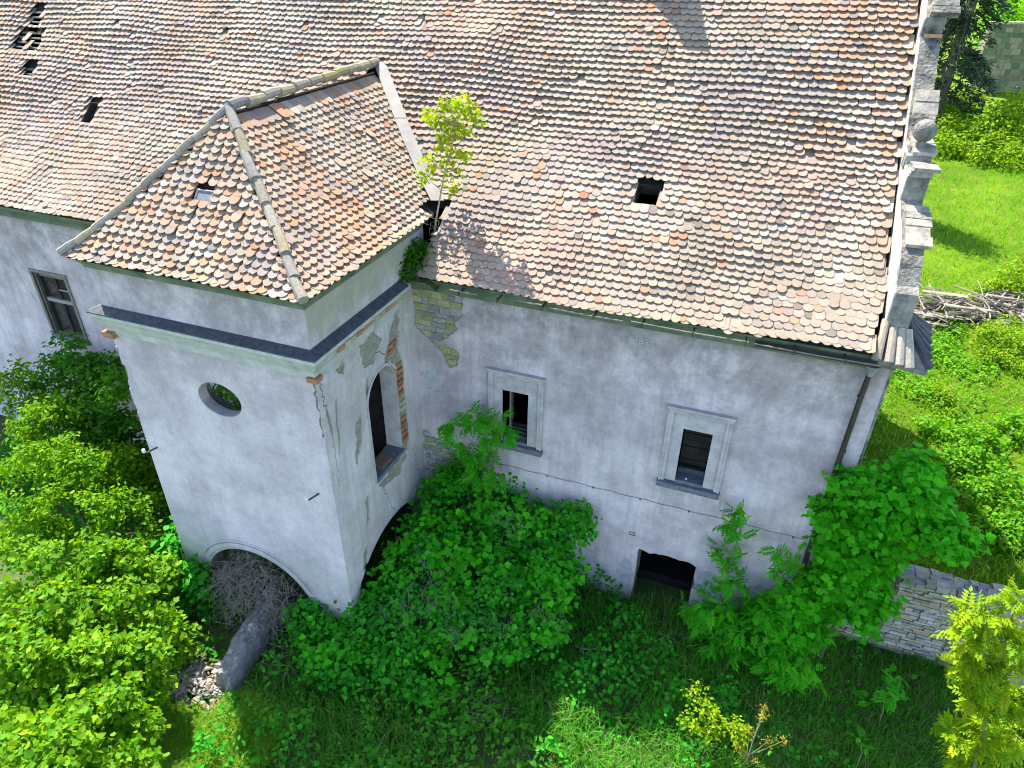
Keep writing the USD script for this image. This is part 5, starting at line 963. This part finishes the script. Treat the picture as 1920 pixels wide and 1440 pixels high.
def far_wall():
    t = thing('far_wall', 'old stone outbuilding wall with a dark opening beyond the spruce, at the top right edge', 'stone wall', (24, 62, -3.5)); g = np.random.default_rng(18)
    a, b = np.array((20.2, 59.6)), np.array((29.0, 64.0)); d = (b - a) / np.linalg.norm(b - a); n = np.array((d[1], -d[0])); L = float(np.linalg.norm(b - a))
    poly = sbox(0, -4.2, L, .9).difference(sbox(4.6, -1.2, 7.2, .55))
    put(t, 'wall_core', extrude(poly, .7, (a[0], a[1], 0), (d[0], d[1], 0), (0, 0, 1), (-n[0], -n[1], 0)), 'masonry')
    put(t, 'dark_room', extrude(sbox(4.0, -2, 7.8, 1), .05, (a[0] - n[0] * 1.5, a[1] - n[1] * 1.5, 0), (d[0], d[1], 0), (0, 0, 1), (-n[0], -n[1], 0)), 'dark_wood')
    for q in stones_in(poly, 9, .28, .5, .4, .95): put(t, 'stone', extrude(q, .08, (a[0] + n[0] * .05, a[1] + n[1] * .05, 0), (d[0], d[1], 0), (0, 0, 1), (-n[0], -n[1], 0)), 'stone', np.array([(.16, .155, .09), (.11, .13, .08), (.21, .185, .12), (.09, .13, .075)][g.integers(4)]) * g.uniform(.8, 1.15))
    put(t, 'capping', extrude(sbox(-.1, .9, L + .1, 1.05), .9, (a[0] + n[0] * .1, a[1] + n[1] * .1, 0), (d[0], d[1], 0), (0, 0, 1), (-n[0], -n[1], 0)), 'far_stone')
far_wall()
# ---------------------------------------------------------------- grass and undergrowth
def blades(n, xr, yr, keepf, hmin, hmax, wd, seed, c0, c1, name, label, category, segs=2, lean=.5, tall=None):
    g = np.random.default_rng(seed); x = g.uniform(*xr, n); y = g.uniform(*yr, n); k = keepf(x, y, g); x, y = x[k], y[k]; n = len(x)
    h = g.uniform(hmin, hmax, n) * (.6 + .8 * meshkit.fbm(np.stack([x * .8, y * .8, x * 0], -1), 3, seed))
    if tall is not None: h *= tall(x, y)
    an = g.uniform(0, 6.28, n); d = np.stack([np.cos(an), np.sin(an), 0 * an], -1); s = np.stack([-np.sin(an), np.cos(an), 0 * an], -1) * (wd * g.uniform(.6, 1.3, n))[:, None]
    b = np.stack([x, y, terr(x, y) - .02], -1); ln = g.uniform(.15, 1, n) * lean
    m = b + d * (h * ln * .35)[:, None] + np.stack([0 * h, 0 * h, h * .62], -1); tp = b + d * (h * ln * 1.05)[:, None] + np.stack([0 * h, 0 * h, h * (1 - .3 * ln)], -1)
    v = np.stack([b - s, b + s, m + s * .8, m - s * .8, tp], 1).reshape(-1, 3); o = (np.arange(n) * 5)[:, None, None]
    f = (np.array([[0, 1, 2], [0, 2, 3], [3, 2, 4]])[None] + o).reshape(-1, 3)
    t = np.clip(g.beta(1.5, 2, n) + .5 * (meshkit.fbm(np.stack([x * .5, y * .5, x * 0], -1), 3, seed + 2) - .5), 0, 1)[:, None]
    c = np.array(c0) + (np.array(c1) - np.array(c0)) * t; dry = g.random(n) < .05; c[dry] = (.30, .26, .12)
    p = put('/World', name, (v, f), 'grass_blade', np.repeat(c, 5, 0), kind='stuff'); tag(stage.GetPrimAtPath(p), label, category)
front_edge = lambda x: -9.2 + .40 * (x + 3)
nz2 = lambda x, y, s, sd: meshkit.fbm(np.stack([x * s, y * s, x * 0], -1), 3, sd)
inhouse = lambda x, y: ((x > -4.5) & (x < 0) & (y > -3.55)) | ((y > -.02) & (x < 9.15) & (y < 11))
blades(135000, (-6, 14.5), (-9.5, 1.0), lambda x, y, g: (y > front_edge(x)) & ~inhouse(x, y) & (g.random(len(x)) < np.where(x > 6.3, 1, .15 + .8 * sm(.42, .6, nz2(x, y, .6, 61)))) & ((x > -1.8) | (y < -5.6)), .22, .62, .0075, 61, (.035, .19, .016), (.14, .38, .03), 'tall_grass', 'tall lush grass in the shade below the facade', 'grass', lean=.9, tall=lambda x, y: np.where(x > 8.9, .6, 1.0))
blades(60000, (-3.6, -.2), (-8.6, -5.5), lambda x, y, g: (y > front_edge(x)) & (x > -2.9 + .5 * (y + 5.5)) & ~((np.abs(x + 2.65) < .8) & (np.abs(y + 5.62) < .5)), .12, .40, .007, 66, (.08, .24, .008), (.26, .42, .02), 'sunny_grass', 'sunlit yellowish grass between the maple thicket and the tower shadow', 'grass', lean=.9)
blades(120000, (9.3, 26), (1.6, 46), lambda x, y, g: (x < 9.6 + y * .24 + 4.2) & (x > 9.3 + y * .10 - .3) & (g.random(len(x)) < 9.0 / (5 + y)), .12, .30, .014, 62, (.06, .25, .003), (.21, .45, .006), 'yard_grass', 'bright sunlit lawn grass in the yard right of the house', 'grass', lean=.8, tall=lambda x, y: 1 + y * .012)
def undergrowth():
    g = np.random.default_rng(63); n = 62000; x = g.uniform(-14, 10.5, n); y = g.uniform(-9.5, 1.0, n)
    d = nz2(x, y, .7, 71)
    k = (y > front_edge(x)) & ~inhouse(x, y) & (g.random(n) < np.where(x > 5.2, .12 + .75 * sm(.5, .58, d) * (x < 8), .35 + .65 * sm(.38, .55, d))) & ~((np.abs(x + 2.65) < .8) & (np.abs(y + 5.62) < .55)) & ~((x > -4.1) & (x < -.9) & (y > -4.4) & (y < -3.5))
    k &= ~((x < -2.4) & (y < -3.9) & (g.random(n) < .6))
    x, y, d = x[k], y[k], d[k]; n = len(x); hmax = .12 + .75 * sm(.35, .65, nz2(x, y, 1.1, 72)); h = hmax * g.random(n) ** .5
    P = np.stack([x, y, terr(x, y) + h], -1); Nn = g.normal(0, .4, (n, 3)) + (0, -.1, 1); D = g.normal(0, 1, (n, 3)); kind = nz2(x, y, .5, 73) > .5
    for sel, tm, sz, key, nm, lb in ((kind, T_BROAD, .105, 'ivy', 'ground_ivy', 'broad-leaved ground cover below tower and facade'), (~kind, T_SIMPLE, .12, 'nettle', 'nettles', 'nettle-like undergrowth below tower and facade')):
        v, f = leaf_mesh(P[sel], Nn[sel], D[sel], sz * g.uniform(.55, 1.3, sel.sum()), tm, g)
        p = put('/World', nm, (v, f), 'leaf', np.repeat(tints_for(key, sel.sum(), g), len(tm[0]), 0), kind='stuff'); tag(stage.GetPrimAtPath(p), lb, 'undergrowth')
undergrowth()
def weeds():
    g = np.random.default_rng(64); n = 16000; x = g.uniform(9.4, 15.5, n); y = g.uniform(1.7, 16, n); d = nz2(x, y, .6, 81)
    k = (x < 11 + y * .3) & (g.random(n) < sm(.42, .6, d)); x, y = x[k], y[k]; n = len(x)
    P = np.stack([x, y, terr(x, y) + .05 + .4 * g.random(n) ** .6 * nz2(x, y, 1.2, 82)], -1)
    v, f = leaf_mesh(P, g.normal(0, .35, (n, 3)) + (0, 0, 1), g.normal(0, 1, (n, 3)), .11 * g.uniform(.6, 1.3, n), T_BROAD, g)
    p = put('/World', 'yard_weeds', (v, f), 'leaf', np.repeat(tints_for('bright', n, g), 6, 0), kind='stuff'); tag(stage.GetPrimAtPath(p), 'leafy weeds patching the yard grass beside the gable', 'weeds')
weeds()
def litter():
    g = np.random.default_rng(65); t = thing('dead_stems', 'greyish dead stems and twigs lying flat in the undergrowth', 'dead stems', (3, -3.5, -7.4), kind='stuff'); ms = []
    for (x, y, n, sx) in ((2.5, -3.9, 22, .35), (3.3, -4.2, 26, .25), (6.6, -.9, 14, .3), (4.9, -2.0, 10, .25), (-1.2, -4.6, 26, .3), (8.0, -2.2, 14, .5)):
        for k in range(n):
            c = np.array((x + g.normal(0, sx), y + g.normal(0, sx * .7), 0)); c[2] = float(terr(c[0], c[1])) + g.uniform(.2, .5); an = g.uniform(0, 3.1); d = np.array((math.cos(an), math.sin(an), g.normal(0, .15))) * g.uniform(.12, .3)
            ms.append(tube([c - d, c + g.normal(0, .03, 3), c + d], .006, .003, 4, caps=False))
    put(t, 'stems', cat(ms), 'twig', kind='stuff')
litter()
